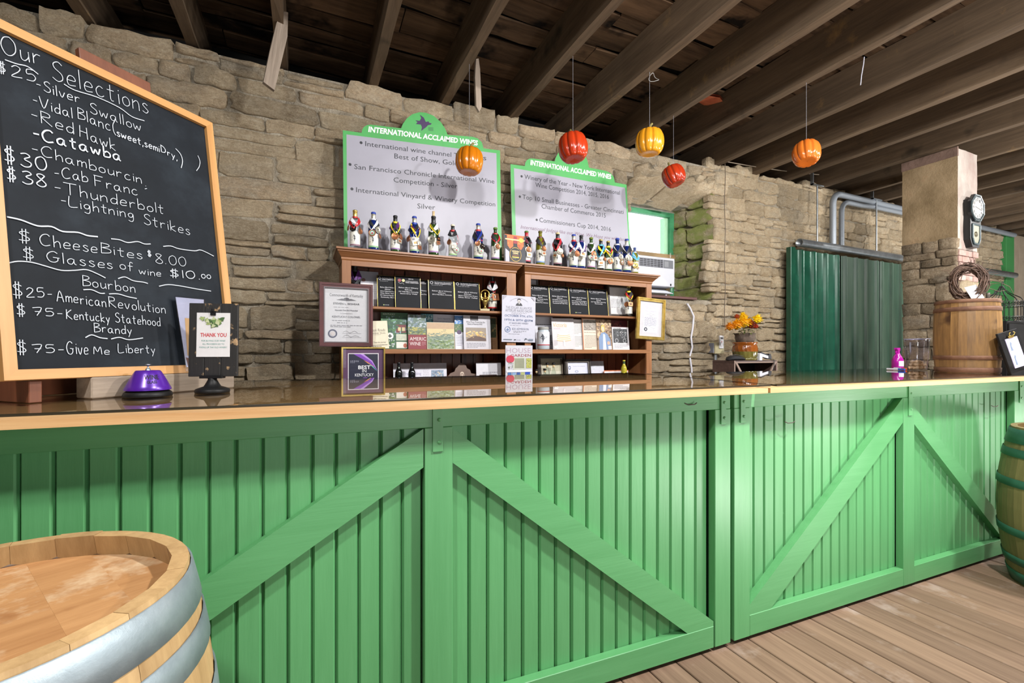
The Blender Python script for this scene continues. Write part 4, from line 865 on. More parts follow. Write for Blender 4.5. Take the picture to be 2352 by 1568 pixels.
doc('framed_award', 'purple matted award reading best in Kentucky under maroon certificate', 'framed award', 784, 884, 797, 892, PF - .008, '#4a2c48',
    [('r', 0, 0, 1, 1, '#553556'), ('r', .12, .1, .76, .78, '#d9d4da'), ('r', .14, .12, .72, .74, '#1c1f36'), ('p', [(.25, .86), (.45, .86), (.7, .66), (.84, .44), (.66, .62)], '#7a3fae'), ('p', [(.42, .86), (.5, .86), (.72, .68), (.85, .42), (.7, .66)], '#b48ad8'), ('p', [(.5, .7), (.62, .64), (.8, .5), (.6, .62)], '#d88a5c'), ('p', [(.62, .62), (.74, .53), (.85, .4), (.72, .52)], '#58b8c0'), ('p', [(.3, .12), (.45, .12), (.6, .25), (.5, .25)], '#8a50b4'), ('l', .18, .68, .2, 3, .025, '#a8a8b8'), ('t', .52, .47, .3, .09, 'BEST', '#e8e8ec', .02), ('t', .52, .38, .1, .08, 'IN', '#e8e8ec'), ('t', .52, .28, .46, .075, 'KENTUCKY', '#e8e8ec', .005)], .0, frame=(.035, GOLD, GOLD))
doc('radio_show_poster', 'white radio show poster taped where the bookcases meet', 'poster', 1152, 1229, 679, 785, PF - .012, '#b3b3c0',
    [('t', .5, .715, .78, .055, 'THE EDGAR ALLAN POE', '#5a5a66'), ('t', .5, .65, .80, .055, 'AFTERLIFE RADIO SHOW', '#5a5a66'), ('l', .28, .622, .45, 2, .025, '#85858f'), ('t', .5, .545, .84, .042, 'OCTOBER 5TH, 6TH,', '#4c5a7c', .02), ('t', .5, .455, .84, .042, '19TH & 20TH @5PM', '#4c5a7c', .02), ('t', .5, .39, .58, .038, 'AT BAKER-BIRD WINERY', '#707688'), ('l', .24, .355, .56, 1, .02, '#85858f'), ('t', .55, .265, .5, .045, '$20 ADMISSION', '#707688'), ('l', .34, .23, .38, 2, .022, '#77777f'), ('l', .2, .17, .6, 1, .02, '#85858f'), ('o', .17, .27, .085, .065, .2, '#5f7296'), ('p', [(.13, .26), (.17, .3), (.21, .26), (.19, .24), (.15, .24)], '#5f7296'), ('e', .5, .885, .045, .045, '#b9b4b4'), ('p', [(.44, .9), (.46, .935), (.5, .945), (.54, .935), (.56, .9), (.53, .915), (.47, .915)], '#2f2f36'), ('r', .475, .865, .05, .012, '#3f3f46'), ('p', [(.4, .79), (.43, .835), (.48, .85), (.5, .82), (.52, .85), (.57, .835), (.6, .79)], '#2f2f36'), ('p', [(.485, .845), (.515, .845), (.5, .81)], '#d8d8de'), ('p', [(.03, .985), (.14, .985), (.03, .9)], '#9a98a2'), ('p', [(.97, .985), (.86, .985), (.97, .9)], '#9a98a2'), ('w', [(.24, .88), (.34, .93), (.5, .96), (.66, .93), (.76, .88)], '#8f8d97', .002), ('r', .05, .045, .25, .015, '#55606a'), ('r', .36, .04, .05, .02, '#33343a'), ('l', .43, .045, .18, 1, .02, '#55606a'), ('p', [(.67, .03), (.72, .075), (.77, .045), (.74, .08), (.69, .09)], '#3a4452'), ('r', .79, .035, .14, .04, '#6a7484')], .0, .0015, roll=.012)
doc('magazine', 'home and garden magazine page fixed below the radio show poster', 'magazine', 1161, 1223, 793, 880, PF - .004, '#bcbac2',
    [('t', .48, .80, .9, .13, 'HOUSE', '#a08a9a'), ('t', .09, .70, .1, .08, '&', '#a08a9a'), ('t', .56, .70, .76, .07, 'GARDEN', '#8a3a44', .01), ('r', .28, .35, .46, .34, '#b9bcb0'), ('r', .33, .4, .36, .26, '#9a9c86')] + [('r', .35 + .05 * i, .4, .02, .26, '#7f836c') for i in range(7)] + [('e', .17, .64, .15, .1, '#b8344c'), ('r', .76, .4, .2, .26, '#a8a850'), ('b', .76, .4, .2, .26, ['#6d7c3c', '#d0cc9a', '#8a8f4a'], 16), ('b', .1, .36, .2, .2, ['#6a6a5c', '#3c4030', '#9aa088'], 12), ('r', .03, .3, .94, .05, '#e2e0e4'), ('r', .08, .2, .13, .09, '#3f6aa0'), ('r', .24, .2, .13, .09, '#7a9ac0'), ('r', .40, .2, .13, .09, '#2f4f90'), ('r', .56, .2, .13, .09, '#a0a86a'), ('r', .72, .2, .18, .1, '#2648a8'), ('l', .1, .12, .8, 3, .04, '#8a8a94')], .0, .002)
doc('framed_certificate', 'gold framed citation hung crooked on right bookcase corner', 'framed certificate', 1460, 1524, 683, 778, PF - .008, '#bbbac0',
    [('r', .2, .12, .62, .66, '#cfcfda'), ('r', .215, .13, .59, .64, '#d6d5df'), ('t', .5, .70, .5, .035, 'THE HOUSE OF REPRESENTATIVES', '#77778c'), ('t', .5, .655, .14, .02, 'An', GR), ('t', .5, .62, .42, .024, 'Honorary Citation', GR), ('t', .5, .575, .16, .03, 'Citation', '#4a4a60'), ('l', .24, .53, .52, 9, .03, '#8a8a9c'), ('o', .3, .2, .07, .055, .55, '#2f3340'), ('w', [(.5, .24), (.58, .26), (.64, .23), (.74, .25)], INK, .0012), ('w', [(.5, .18), (.6, .2), (.72, .17)], INK, .0012)], .0, frame=(.09, GOLD, GOLD), roll=.045)
# ------------------------------------------------------------------ bottles
PROF = [(0, 0), (.034, 0), (.0375, .004), (.038, .02), (.038, .175), (.0365, .195), (.030, .215), (.021, .232), (.0155, .25), (.0145, .265), (.0145, .285), (.0165, .286), (.0165, .295), (.0135, .298), (0, .298)]
def prof_r(z):
    for (r0, z0), (r1, z1) in zip(PROF[3:], PROF[4:]):
        if z0 <= z <= z1: return r0 + (r1 - r0) * (z - z0) / max(1e-6, z1 - z0)
    return .0145
def gm(c, tr=.0): return col(c, .08, 0, .6)
CLEAR = glassy('clear_bottle', (.86, .9, .88, 1), .03, 1.45, .03)
GRN, BLU, YEL, BLKG = gm('#27401a'), gm('#12235e'), gm('#6d6a1c'), gm('#0f1112')
def swallow(mb, r, z, s, a0, mat):
    """flying bird mark, bent round the label"""
    P = [(-1, .35), (-.55, .3), (-.25, .75), (-.35, 1.05), (.05, .75), (.25, .3), (.6, .25), (.85, .4), (.95, .28), (.7, .08), (.3, -.05), (.1, -.5), (-.15, -1.05), (-.1, -.45), (-.3, -.05), (-.75, .0), (-.6, .15)]
    vs = [((r) * sin(a0 + p[0] * s / r), -(r) * cos(a0 + p[0] * s / r), z + p[1] * s) for p in P]; c = (r * sin(a0), -r * cos(a0), z + .15 * s)
    n = len(vs); mb.add([c] + vs, [(0, i + 1, (i + 1) % n + 1) for i in range(n)], mat)
def bottle(label, px, yt, Y, zb, glass, cap, lab='#d8d6cc', band=None, ribs=(), medals=(), turn=0.0, group='ribboned wine bottles', name='wine_bottle', neckc=None, H=None, bird=True):
    p = atY(px, yt, Y); s = (p.z - zb) / .298 if H is None else H / .298
    t = thing(name, label, 'wine bottle', (p.x, Y, zb), -TH - atan2(px - CXP, FPX) * 1 + turn, group); t.scale = (s, s, s)
    # turned to face the room; ribbons and medals hang on that side
    MB().lathe(PROF, 24, glass).build('bottle_body', t)
    if cap: MB().lathe([(.0153, .25 if cap[1] > .04 else .272), (.0158, .262 if cap[1] > .04 else .276), (.0152, .284), (.0172, .2855), (.0172, .296), (.014, .2992), (0, .2994)], 20, cap[0]).build('capsule', t)
    if neckc: MB().lathe([(.0156, .284), (.0178, .285), (.0178, .296), (.0142, .2998), (0, .3)], 20, neckc).build('lip_band', t)
    if lab:
        MB().lathe([(.0384, .03), (.0384, .135)], 18, lab, None, True, -pi / 2 - 1.15, -pi / 2 + 1.15).build('label', t, recalc=False)
        m = MB()
        if bird: swallow(m, .0387, .085, .026, -.1, '#4a4c50'); m.lathe([(.0387, .068), (.0387, .071)], 6, '#6a6a70', None, True, -pi / 2 - .9, -pi / 2 - .5)
        if band: m.lathe([(.0386, .03), (.0386, .041)], 18, band, None, True, -pi / 2 - 1.15, -pi / 2 + 1.15)
        if m.v: m.build('label_print', t, recalc=False)
    for i, (c, a, z1, wd) in enumerate(ribs):
        # a ribbon loop: round the neck, both ends drawn down to angle a at height z1
        mb = MB(); o = .003 + .0016 * i
        for sgn in (-1, 1):
            vs = []; n = 8
            for k in range(n + 1):
                u = k / n; ang = (a + sgn * (1.9 - .25 * i)) * (1 - u) + a * u; z = .243 - .004 * i + (z1 - .243) * u ** 1.1
                hw = wd * (.35 + .65 * sin(pi * min(1, u * .75 + .12)))
                for e in (-1, 1):
                    zz = z + e * hw * .95 * (1 if u < .9 else .5); aa = ang + sgn * e * .12; rr = prof_r(min(max(zz, .03), .28)) + o + .003 + .004 * sin(pi * u) * (1 - e) * .5 + .003 * sin(6 * u + i)
                    vs.append((rr * sin(aa), -rr * cos(aa), zz))
            mb.add(vs, [(2 * k, 2 * k + 1, 2 * k + 3, 2 * k + 2) for k in range(n)], c, True)
        mb.lathe([(.0165 + o * .6, .236), (.0160 + o * .6, .25)], 14, c)
        mb.build('ribbon', t, recalc=False)
    for i, (mt, a, z, r, shp) in enumerate(medals):
        M = RZ(a) @ T(0, -(prof_r(min(z + .02, .2)) + .006 + .003 * i), z) @ RX(pi / 2 - .12) @ RZ(R.uniform(-.3, .3))
        mb = MB()
        if shp == 'sq': mb.box((-r, -r * .85, -.0015), (r, r * .85, .0018), mt, M, ch=.001)
        else:
            mb.lathe([(0, -.0015), (r, -.0015), (r, .0022), (r * .9, .0022), (r * .86, .0014), (0, .0014)], 22, mt, M)
        if shp == 'pic':
            mb.lathe([(0, .0018), (r * .72, .0018)], 18, '#c9d8d8', M); mb.lathe([(0, .0022), (r * .3, .0022)], 10, '#a03038', M @ T(0, -r * .15, 0)); mb.lathe([(r * .5, .0021), (r * .68, .0021)], 14, '#3f7a48', M)
        elif shp == 'cup': mb.lathe([(0, .0018), (r * .3, .0018)], 10, '#55504a', M @ T(0, r * .2, 0)); mb.box((-r * .4, -r * .5, .0012), (r * .4, -r * .38, .0019), '#6a655c', M)
        elif shp == 'sq': mb.box((-r * .6, -r * .4, .0015), (r * .6, r * .4, .0021), BRONZE if mt is not BRONZE else '#6a3f28', M)
        else: mb.lathe([(r * .55, .0019), (r * .62, .0019)], 18, '#6a4630', M)
        mb.lathe([(.002, -.001), (.005, -.001), (.005, .0015), (.002, .0015)], 10, mt, M @ T(0, r + .003, 0))
        mb.build('medal', t, recalc=False)
    return t
RED, WHT, BLK, PURP, YLW, BLE, AQ, GRY = '#b01c24', '#d8d8dc', '#24262a', '#54286a', '#e0c81e', '#223c9c', '#4fa6c4', '#3c3e42'
MAR = '#5e2030'
CAPG, CAPS, CAPK, CAPR = (GOLD, .05), (SILVER, .05), (col('#17191c', .35), .05), (col('#a81c28', .35), .05)
BY = 3.765
D = [(815.7, 483, CLEAR, CAPG, None, '#8a6a78', [(WHT, .3, .19, .018), (RED, -.2, .165, .026)], [(BLKG, -.35, .155, .024, 'r'), (BRONZE, .9, .14, .022, 'r'), (BRONZE, -1.3, .16, .02, 'r')], 'wine bottle leftmost on the left bookcase with red and white ribbons'),
     (857.8, 488, BLU, CAPS, BLE, '#7fae7c', [(BLK, .3, .18, .02), (WHT, -.3, .165, .02)], [(BRONZE, -.2, .135, .026, 'pic'), (SILVER, .75, .16, .024, 'cup'), (BRONZE, 1.2, .12, .02, 'r')], 'blue wine bottle with silver neck, black ribbon and wine glass medal'),
     (908, 495.5, GRN, CAPK, None, '#8a6a9a', [(PURP, -.5, .18, .024), (BLK, .8, .165, .022), (YLW, .1, .15, .016)], [(BRONZE, -.05, .13, .028, 'r'), (BRONZE, 1.1, .13, .024, 'r'), (SILVER, .75, .095, .02, 'sq')], 'green wine bottle with purple ribbon and large bronze medal'),
     (951.8, 497.6, BLU, CAPS, BLE, '#8fb08a', [(BLK, -.5, .165, .022), (MAR, .5, .18, .012), (YLW, .5, .14, .024), (BLE, -.2, .12, .02)], [(SILVER, .2, .09, .024, 'sq'), (SILVER, .8, .09, .022, 'r'), (BRONZE, .95, .06, .02, 'sq'), (BRONZE, -1.0, .12, .022, 'r')], 'blue wine bottle with yellow and black ribbon and square silver medal'),
     (995.7, 497, GRN, CAPK, None, '#9a7aa8', [(WHT, -.3, .18, .022), (YLW, .6, .165, .018), (BLK, .6, .17, .01)], [(SILVER, -.35, .12, .03, 'cup'), (BLKG, .9, .13, .018, 'sq'), (BRONZE, .8, .1, .016, 'sq')], 'green wine bottle with tall bare cork, white ribbon and big round medal'),
     (1040, 516, CLEAR, CAPK, '#d8d2b8', '#8fb878', [(BLK, -.2, .195, .026), (WHT, .9, .14, .01), (RED, .9, .13, .012)], [(BRONZE, -.8, .14, .024, 'r'), (SILVER, .7, .075, .03, 'pic'), (SILVER, .2, .09, .02, 'r')], 'clear wine bottle with black bow and red white striped ribbon'),
     (1098.4, 514, BLU, CAPS, BLE, '#8fb08a', [(BLK, -.1, .17, .03), (BLE, -.5, .14, .02), (RED, .6, .16, .008)], [(BRONZE, -.1, .135, .022, 'r'), (BLKG, .8, .11, .025, 'r'), (SILVER, .5, .075, .022, 'pic')], 'blue wine bottle beside a white paper disc with three medals'),
     (1137.7, 523, GRN, None, '#5a7a2c', '#8a6a9a', [(BLK, .5, .18, .026), (RED, .2, .165, .018)], [(SILVER, .4, .13, .028, 'r'), (BRONZE, .55, .13, .022, 'cup')], 'green wine bottle with red ribbon at right end of left bookcase'),
     (1209.3, 531, BLKG, CAPR, '#4a6a20', '#b04058', [(MAR, .6, .19, .026), (BLK, .2, .17, .02)], [(SILVER, .3, .13, .026, 'r'), (BRONZE, .5, .13, .024, 'cup'), (SILVER, .5, .085, .024, 'sq')], 'wine bottle with red foil neck behind the orange and black book'),
     (1241, 531, YEL, None, '#5a5420', '#6a8ac0', [(BLK, .5, .17, .028), (MAR, -.2, .18, .01)], [(BRONZE, .8, .145, .024, 'r'), (SILVER, .7, .105, .022, 'sq'), (SILVER, .2, .11, .014, 'cup')], 'olive yellow wine bottle with black ribbon and blue label band'),
     (1280.8, 534.5, BLKG, CAPK, '#c9b48a', '#7a5a68', [(PURP, .1, .195, .012), (BLK, .3, .185, .02), (RED, -.3, .155, .028)], [(SILVER, .5, .135, .028, 'r'), (SILVER, -.5, .1, .02, 'sq'), (BRONZE, 1.0, .1, .016, 'r')], 'dark wine bottle with red and purple ribbons and pale round medal'),
     (1317.6, 538.8, BLU, CAPS, BLE, '#a8b8a0', [(WHT, .3, .16, .02), (BLK, -.5, .165, .012), (RED, -.6, .15, .006)], [(SILVER, -.3, .13, .027, 'cup'), (BRONZE, .7, .13, .026, 'r'), (SILVER, -1.2, .1, .025, 'pic')], 'blue wine bottle with silver foil neck and pale ribbon in right bookcase row'),
     (1335, 540.7, BLU, CAPK, None, '#a8b8a0', [(WHT, .3, .17, .034), (PURP, .3, .14, .016)], [(SILVER, .4, .13, .026, 'sq'), (SILVER, -.2, .1, .025, 'cup')], 'blue wine bottle wearing a wide white printed ribbon'),
     (1357.8, 545.7, GRN, None, '#6a7a20', '#a87aa0', [(BLK, .3, .19, .02), (WHT, -.1, .165, .022)], [(BRONZE, .55, .145, .026, 'cup'), (SILVER, .1, .115, .026, 'pic'), (SILVER, .8, .11, .026, 'sq')], 'bright green wine bottle with black and white ribbons'),
     (1380, 550, BLKG, CAPK, GOLD, None, [(BLE, .2, .195, .02), (YLW, .6, .17, .02), (AQ, -.3, .14, .028)], [(SILVER, .1, .075, .026, 'sq'), (BRONZE, .9, .11, .018, 'r')], 'dark wine bottle with blue, yellow and turquoise ribbons'),
     (1396.8, 554, GRN, CAPK, GOLD, None, [(WHT, .5, .185, .012), (RED, .3, .18, .014), (YLW, .4, .155, .02)], [(SILVER, .8, .11, .028, 'pic'), (BRONZE, .5, .1, .026, 'r')], 'dark green wine bottle with yellow, red and white ribbons'),
     (1418, 547.6, BLU, None, BLE, '#a8b8a0', [(BLK, .1, .175, .03), (WHT, .4, .165, .008)], [(SILVER, .8, .135, .024, 'cup'), (BRONZE, 1.0, .09, .024, 'pic')], 'blue wine bottle with wide black ribbon and bare blue neck'),
     (1439.6, 549.5, BLU, CAPS, BLE, '#9fb898', [(BLK, .0, .18, .03), (WHT, .3, .165, .008)], [(SILVER, .3, .135, .026, 'r'), (SILVER, .6, .125, .025, 'cup'), (BRONZE, .6, .09, .027, 'r')], 'blue wine bottle with silver foil neck and white round medal near window'),
     (1458, 568.6, YEL, (col('#4a5a8c', .35), .05), None, None, [(AQ, .6, .165, .034), (WHT, .5, .18, .008)], [(GOLD, .2, .095, .03, 'cup'), (SILVER, .9, .07, .016, 'sq')], 'short wine bottle with turquoise ribbon at right end of right bookcase')]
for d in D:
    bottle(d[8], d[0], d[1], BY, ZT, d[2], d[3], band=d[5], ribs=d[6], medals=d[7], neckc=d[4], group='ribboned wine bottles along the bookcase tops')
for o in [c for c in bpy.data.objects if c.get('label') == D[4][8]]: MB().lathe([(0.0095, .297), (.0095, .335), (0, .335)], 12, '#cdb38c').build('cork', o)
MB_ = MB().lathe([(0, 0), (.035, 0), (.035, .0015), (0, .0015)], 24, '#e4e4ea', T(0, 0, .07) @ RX(pi / 2)).box((-.03, -.001, 0), (.03, .001, .06), '#e4e4ea')
o = MB_.build('paper_disc'); p = atY(1112, 560, BY); o.location = (p.x + .02, BY + .07, ZT); o.rotation_euler = (0, 0, -.4); tag(o, 'white round paper tag standing beside blue bottle on left bookcase', 'paper tag')
bottle('purple ribboned dark bottle in upper left corner of left bookcase', 815, 604, 3.93, ZS1, BLKG, CAPK, None, None, [(PURP, 0, .19, .03), (BLK, .1, .165, .03)], [], group='bottles inside the bookcases')
bottle('dark bottle with white bow and wine medals beside gold trophy', 1131, 633, 3.90, ZS1, BLKG, CAPK, '#d8d6cc', RED, [(WHT, 0, .185, .03), (RED, .3, .16, .006)], [(SILVER, -.1, .12, .03, 'pic'), (BRONZE, .6, .12, .032, 'sq')], group='bottles inside the bookcases')
bottle('clear bottle with black red and yellow ribbons beside dark framed letter', 1444, 657, 3.83, ZS1, CLEAR, None, '#d8d6cc', None, [(BLK, .1, .2, .022), (RED, .4, .185, .014), (YLW, .3, .165, .014)], [(BRONZE, -.5, .12, .024, 'r'), (BRONZE, .4, .12, .022, 'sq')], neckc=GOLD, group='bottles inside the bookcases')
for lb, px in (('black necked wine bottle standing left of its twin', 916), ('black necked wine bottle standing right of its twin', 946)):
    bottle(lb, px, 832, 3.83, ZS3, BLKG, CAPK, None, group='bottles inside the bookcases')
bottle('yellow wine bottle with green foil neck on lowest shelf', 1433, 827, 3.83, ZS3, gm('#a89c30'), (col('#3f5a38', .35), .05), None, neckc=col('#c8b83c', .4), group='bottles inside the bookcases')
for i, (px, yt, lb) in enumerate(((1257, 832, 'taller corked mini bottle left in front of black frame'), (1271.5, 832, 'taller corked mini bottle right in front of black frame'), (1251.5, 846, 'short corked mini bottle in front of black frame'), (1232, 847, 'short corked mini bottle beside the garden magazine page'))):
    Y = 3.8 if i > 1 else 3.84; p = atY(px, yt, Y); h = p.z - ZS3; t = thing('mini_bottle', lb, 'bottle', (p.x, Y, ZS3), 0, 'small corked bottles')
    MB().lathe([(0, 0), (.022, 0), (.024, .004), (.024, h * .55), (.012, h * .72), (.011, h * .82), (0, h * .82)], 18, CLEAR).build('bottle_body', t)
    MB().lathe([(.0095, h * .78), (.0105, h * .9), (0, h * .9)], 12, '#c0a47a').build('cork', t); MB().lathe([(.015, h * .9), (.016, h * .91), (.015, h * .985), (.0, h)], 14, BLACK).build('cap', t)
# trophy, jar, book
p = atY(1114, 711, 3.84); t = thing('trophy', 'small gold figure trophy beside ribboned bottle', 'trophy', (p.x, 3.84, ZS1), -.4)
MB().box((-.042, -.028, 0), (.042, .028, .022), col('#c9bf9c', .3), ch=.002).build('base', t)
MB().lathe([(.022, .022), (.018, .03), (.008, .04), (.012, .055), (.024, .085), (.03, .1), (.0, .1)], 18, GOLD).build('stem', t)
m = MB()
for sg in (-1, 1): m.tube([(sg * .012, 0, .085), (sg * .03, 0, .11), (sg * .036, 0, .135), (sg * .03, 0, .16)], [.008, .01, .008, .002], 8, GOLD)
m.build('wings', t)
ring = [(.038 * cos(2 * pi * i / 24), 0, .155 + .038 * sin(2 * pi * i / 24)) for i in range(25)]
MB().tube(ring, .0045, 8, GOLD).build('ring', t); MB().lathe([(0, .11), (.008, .12), (.011, .135), (.007, .15), (.01, .162), (.007, .172), (0, .176)], 12, GOLD).build('figure', t)
p = atY(1248, 800, 3.80); t = thing('mason_jar', 'glass mason jar with swallow print and red stripe', 'jar', (p.x, 3.80, ZS2), -TH); k = 5.05 / FPX * .9
MB().lathe([(0, 0), (12 * k, 0), (13.5 * k, 2 * k), (13.5 * k, 36 * k), (11 * k, 42 * k), (10.5 * k, 46 * k), (0, 46 * k)], 28, col('#b9c4cc', .1, 0, .6)).build('jar_body', t)
m = MB(); m.lathe([(13.8 * k, 11 * k), (13.8 * k, 38 * k)], 20, '#cfd2d8', None, True, -pi / 2 - 1.3, -pi / 2 + 1.3); m.lathe([(13.9 * k, 9 * k), (13.9 * k, 11 * k)], 20, '#a83a44', None, True, -pi / 2 - 1.3, -pi / 2 + 1.3); swallow(m, 14.1 * k, 24 * k, 10 * k, -.1, '#50545c'); m.build('label', t, recalc=False)
MB().lathe([(11.5 * k, 43 * k), (11.8 * k, 44 * k), (11.8 * k, 48 * k), (11 * k, 49 * k), (0, 49 * k)], 24, '#8d8c88').build('lid', t)
A = atY(1160, 600, 3.72); Bx = atY(1207, 600, 3.72); zt_ = atY(1180, 538, 3.74).z; w = Bx.x - A.x; h = zt_ - ZT
t = thing('book', 'orange and black book with printed bottles on bookcase top', 'book', (A.x, 3.72, ZT)); t.rotation_euler = (-.12, .03, -.05)
MB().box((0, 0, 0), (w, .022, h), '#cfcdd2', ch=.001).build('pages', t); m = MB()
pic(m, [('r', 0, 0, 1, 1, '#14161c'), ('r', 0, .5, 1, .5, '#c0602c'), ('b', .05, .55, .9, .42, ['#d8823c', '#a8481f', '#c86a30'], 20), ('p', [(0, 0), (.22, 0), (.24, .5), (.12, .62), (.1, .98), (0, .98)], '#1a1c24'), ('p', [(.78, 0), (1, 0), (1, .98), (.92, .98), (.9, .64), (.78, .5)], '#1f2430'), ('p', [(.2, 0), (.8, 0), (.78, .48), (.6, .6), (.58, .95), (.42, .95), (.4, .6), (.22, .48)], '#15171d'), ('r', .42, .7, .16, .26, '#8f2430'), ('r', .02, .81, .96, .045, '#d8c48c'), ('e', .78, .84, .11, .085, '#cdb04a'), ('p', [(.02, .05), (.2, .0), (.2, .4), (.02, .5)], '#a9aab8'), ('o', .5, .32, .28, .25, .08, '#b9963c'), ('r', .3, .15, .4, .36, '#14161c'), ('t', .5, .40, .34, .055, 'HIDDEN', '#d8c48c', .02), ('t', .5, .33, .26, .055, 'GEMS', '#d8c48c', .02), ('t', .5, .27, .3, .03, 'of America', '#d8823c', 0, .2), ('r', .34, .2, .32, .04, '#cdb04a'), ('l', .34, .16, .32, 1, .03, '#8a8a8a')], w, h, -.001); m.build('cover', t, recalc=False)
# ------------------------------------------------------------------ two award signs
def signpx(o, sc): return lambda x, y: (o[0] + x / sc, o[1] + y / sc)
def sign(label, Y, tr, outline, inner, texts, bullets, emblem, zb):
    c0 = atY(*tr(*outline[0]), Y); org = Vector((c0.x, Y, zb)); t = thing('award_sign', label, 'sign', org)
    def L(x, y): p = atY(*tr(x, y), Y); return (p.x - org.x, p.z - org.z)
    pl = [L(*p) for p in outline]; pl[-2:] = [(q[0], 0) for q in pl[-2:]]; SG = plain('sign_green', [(.3, '#459a50'), (.7, '#4da35a')], 3, .4, 0, 0)
    MB().prism(pl, 0, .012, SG, None, '#d9d9d9').build('board', t)
    m = MB(); m.add([(a, -.0005, b) for a, b in [L(*p) for p in inner]], [tuple(range(len(inner)))], plain('sign_face', [(.3, '#93929e'), (.7, '#9a99a6')], 2, .4, 0, 0))
    for s, a, b, cap, c, bold, sh in texts:
        A, B = L(*a), L(*b); w_ = B[0] - A[0]; cp = L(a[0], a[1] - cap)[1] - A[1]
        m.text(s, A[0], A[1], w_, cp, c, -.001, None, bold, sh, B[1] - A[1])
    for b in bullets:
        c = L(*b); m.add([(c[0] + .012 * cos(q * pi / 6), -.001, c[1] + .012 * sin(q * pi / 6)) for q in range(12)], [tuple(range(12))], '#20222c')
    if emblem:
        P = [(760, 150), (800, 155), (815, 130), (803, 97), (840, 125), (858, 165), (885, 160), (893, 175), (915, 178), (905, 192), (880, 195), (862, 215), (835, 235), (815, 250), (822, 215), (812, 190), (765, 185), (780, 168)]
        vs = [(a, -.001, b) for a, b in [L(*p) for p in P]]; n = len(vs); cc = L(835, 178)
        m.add([(cc[0], -.001, cc[1])] + vs, [(0, i + 1, (i + 1) % n + 1) for i in range(n)], '#3a2450')
        for i in range(4): a, b = L(882, 213 + i * 9), L(930, 218 + i * 9); m.add([(a[0], -.001, a[1]), (b[0], -.001, b[1]), (b[0], -.001, b[1] - .006), (a[0], -.001, a[1] - .006)], [(0, 1, 2, 3)], '#3c7a4c')
    m.build('lettering', t, recalc=False)
NV = '#20222c'; SGW = '#eef2f0'
sign('left green and grey award sign with bird emblem above left bookcase', 3.97, signpx((770, 240), 4.1275), [(72, 243), (250, 268), (255, 240), (272, 212), (300, 195), (335, 190), (625, 225), (640, 185), (680, 130), (730, 92), (800, 72), (860, 78), (930, 105), (1000, 165), (1040, 225), (1066, 287), (1300, 305), (1350, 320), (1390, 358), (1406, 415), (1562, 435), (1582, 1490), (84, 1385)],
     [(106, 283), (1528, 462), (1545, 1490), (118, 1390)],
     [('INTERNATIONAL ACCLAIMED WINES', (313, 258), (1352, 388), 50, SGW, .03, .12), ('International wine channel T', (285, 393), (1165, 505), 47, NV, 0, 0), ('s', (1403, 527), (1432, 530), 47, NV, 0, 0), ('Best of Show, Gold', (560, 510), (1160, 580), 47, NV, 0, 0), ('San Francisco Chronicle International Wine', (180, 610), (1508, 749), 47, NV, 0, 0), ('Competition - Silver', (553, 735), (1157, 796), 47, NV, 0, 0), ('International Vinyard & Winery Competition', (198, 830), (1517, 966), 47, NV, 0, 0), ('Silver', (778, 983), (948, 997), 47, NV, 0, 0)], [(245, 362), (140, 568), (158, 800)], True, ZT + .002)
sign('right green and grey award sign half behind red pumpkin', 3.97, signpx((1150, 340), 4.1267), [(93, 152), (228, 170), (235, 135), (250, 112), (275, 98), (300, 98), (512, 125), (522, 90), (545, 48), (585, 8), (640, -14), (700, -12), (750, 8), (790, 50), (820, 112), (838, 185), (1000, 216), (1045, 240), (1072, 275), (1083, 325), (1193, 347), (1245, 1190), (118, 1090)],
     [(125, 190), (1178, 376), (1232, 1190), (152, 1092)],
     [('INTERNATIONAL ACCLAIMED WINES', (281, 158), (1048, 294), 46, SGW, .03, .12), ('Winery of the Year - New York International', (225, 291), (1129, 443), 43, NV, 0, 0), ('Wine Competition 2014, 2015, 2016', (329, 368), (1025, 483), 43, NV, 0, 0), ('Top 10 Small Businesses - Greater Cincinnati', (206, 481), (1163, 624), 43, NV, 0, 0), ('Chamber of Commerce 2015', (387, 570), (995, 659), 43, NV, 0, 0), ('Commissioners Cup 2014, 2016', (366, 700), (1044, 790), 43, NV, 0, 0), ('International Judges like our Wine. We Hope you will also!', (188, 762), (1182, 882), 34, '#6a4a62', 0, .3)], [(198, 268), (181, 460), (341, 680)], False, ZT + .002)
# ================================================================== window bay, wall fittings
GWIN = plain('window_green', [(.3, '#2e7a50'), (.7, '#4a9a6c')], 6, .5, 0, .05)
wx0, wx1, wz0, wz1, wy = 3.32, 4.49, 2.0, 3.17, WY + .50
win = struct(MB().box((wx0, wy, wz1 - .06), (wx1, wy + .05, wz1), GWIN).box((wx1 - .07, wy, wz0), (wx1, wy + .05, wz1 - .06), GWIN).box((wx0, wy, wz0), (wx0 + .07, wy + .05, wz1 - .06), GWIN).build('window_1'))
MB().box((wx0 + .07, wy - .02, 2.555), (wx1 - .0, wy + .04, 2.61), wood('sash_wood', '#7a6040', '#a08860', 'X', 8, .06)).build('sash_rail', win)
MB().box((wx1 - .13, wy + .04, 2.61), (wx1 - .07, wy + .12, wz1 - .06), col('#a8d8b4')).build('outer_casing', win)
MB().add([(wx0 + .07, wy + .03, 2.61), (wx1 - .07, wy + .03, 2.61), (wx1 - .07, wy + .03, wz1 - .06), (wx0 + .07, wy + .03, wz1 - .06)], [(0, 1, 2, 3)], GLASS).build('pane', win, recalc=False)
MB().box((wx0, wy + .0, wz0), (wx1 - .07, wy + .04, 2.56), '#7a684c').build('infill_board', win)
struct(MB().box((3.6, WY - .02, 1.955), (4.36, WY + .3, 1.985), wood('sill_wood', '#3a1f1c', '#5a3430', 'X', 8, .06), ch=.003).build('trim_1'))
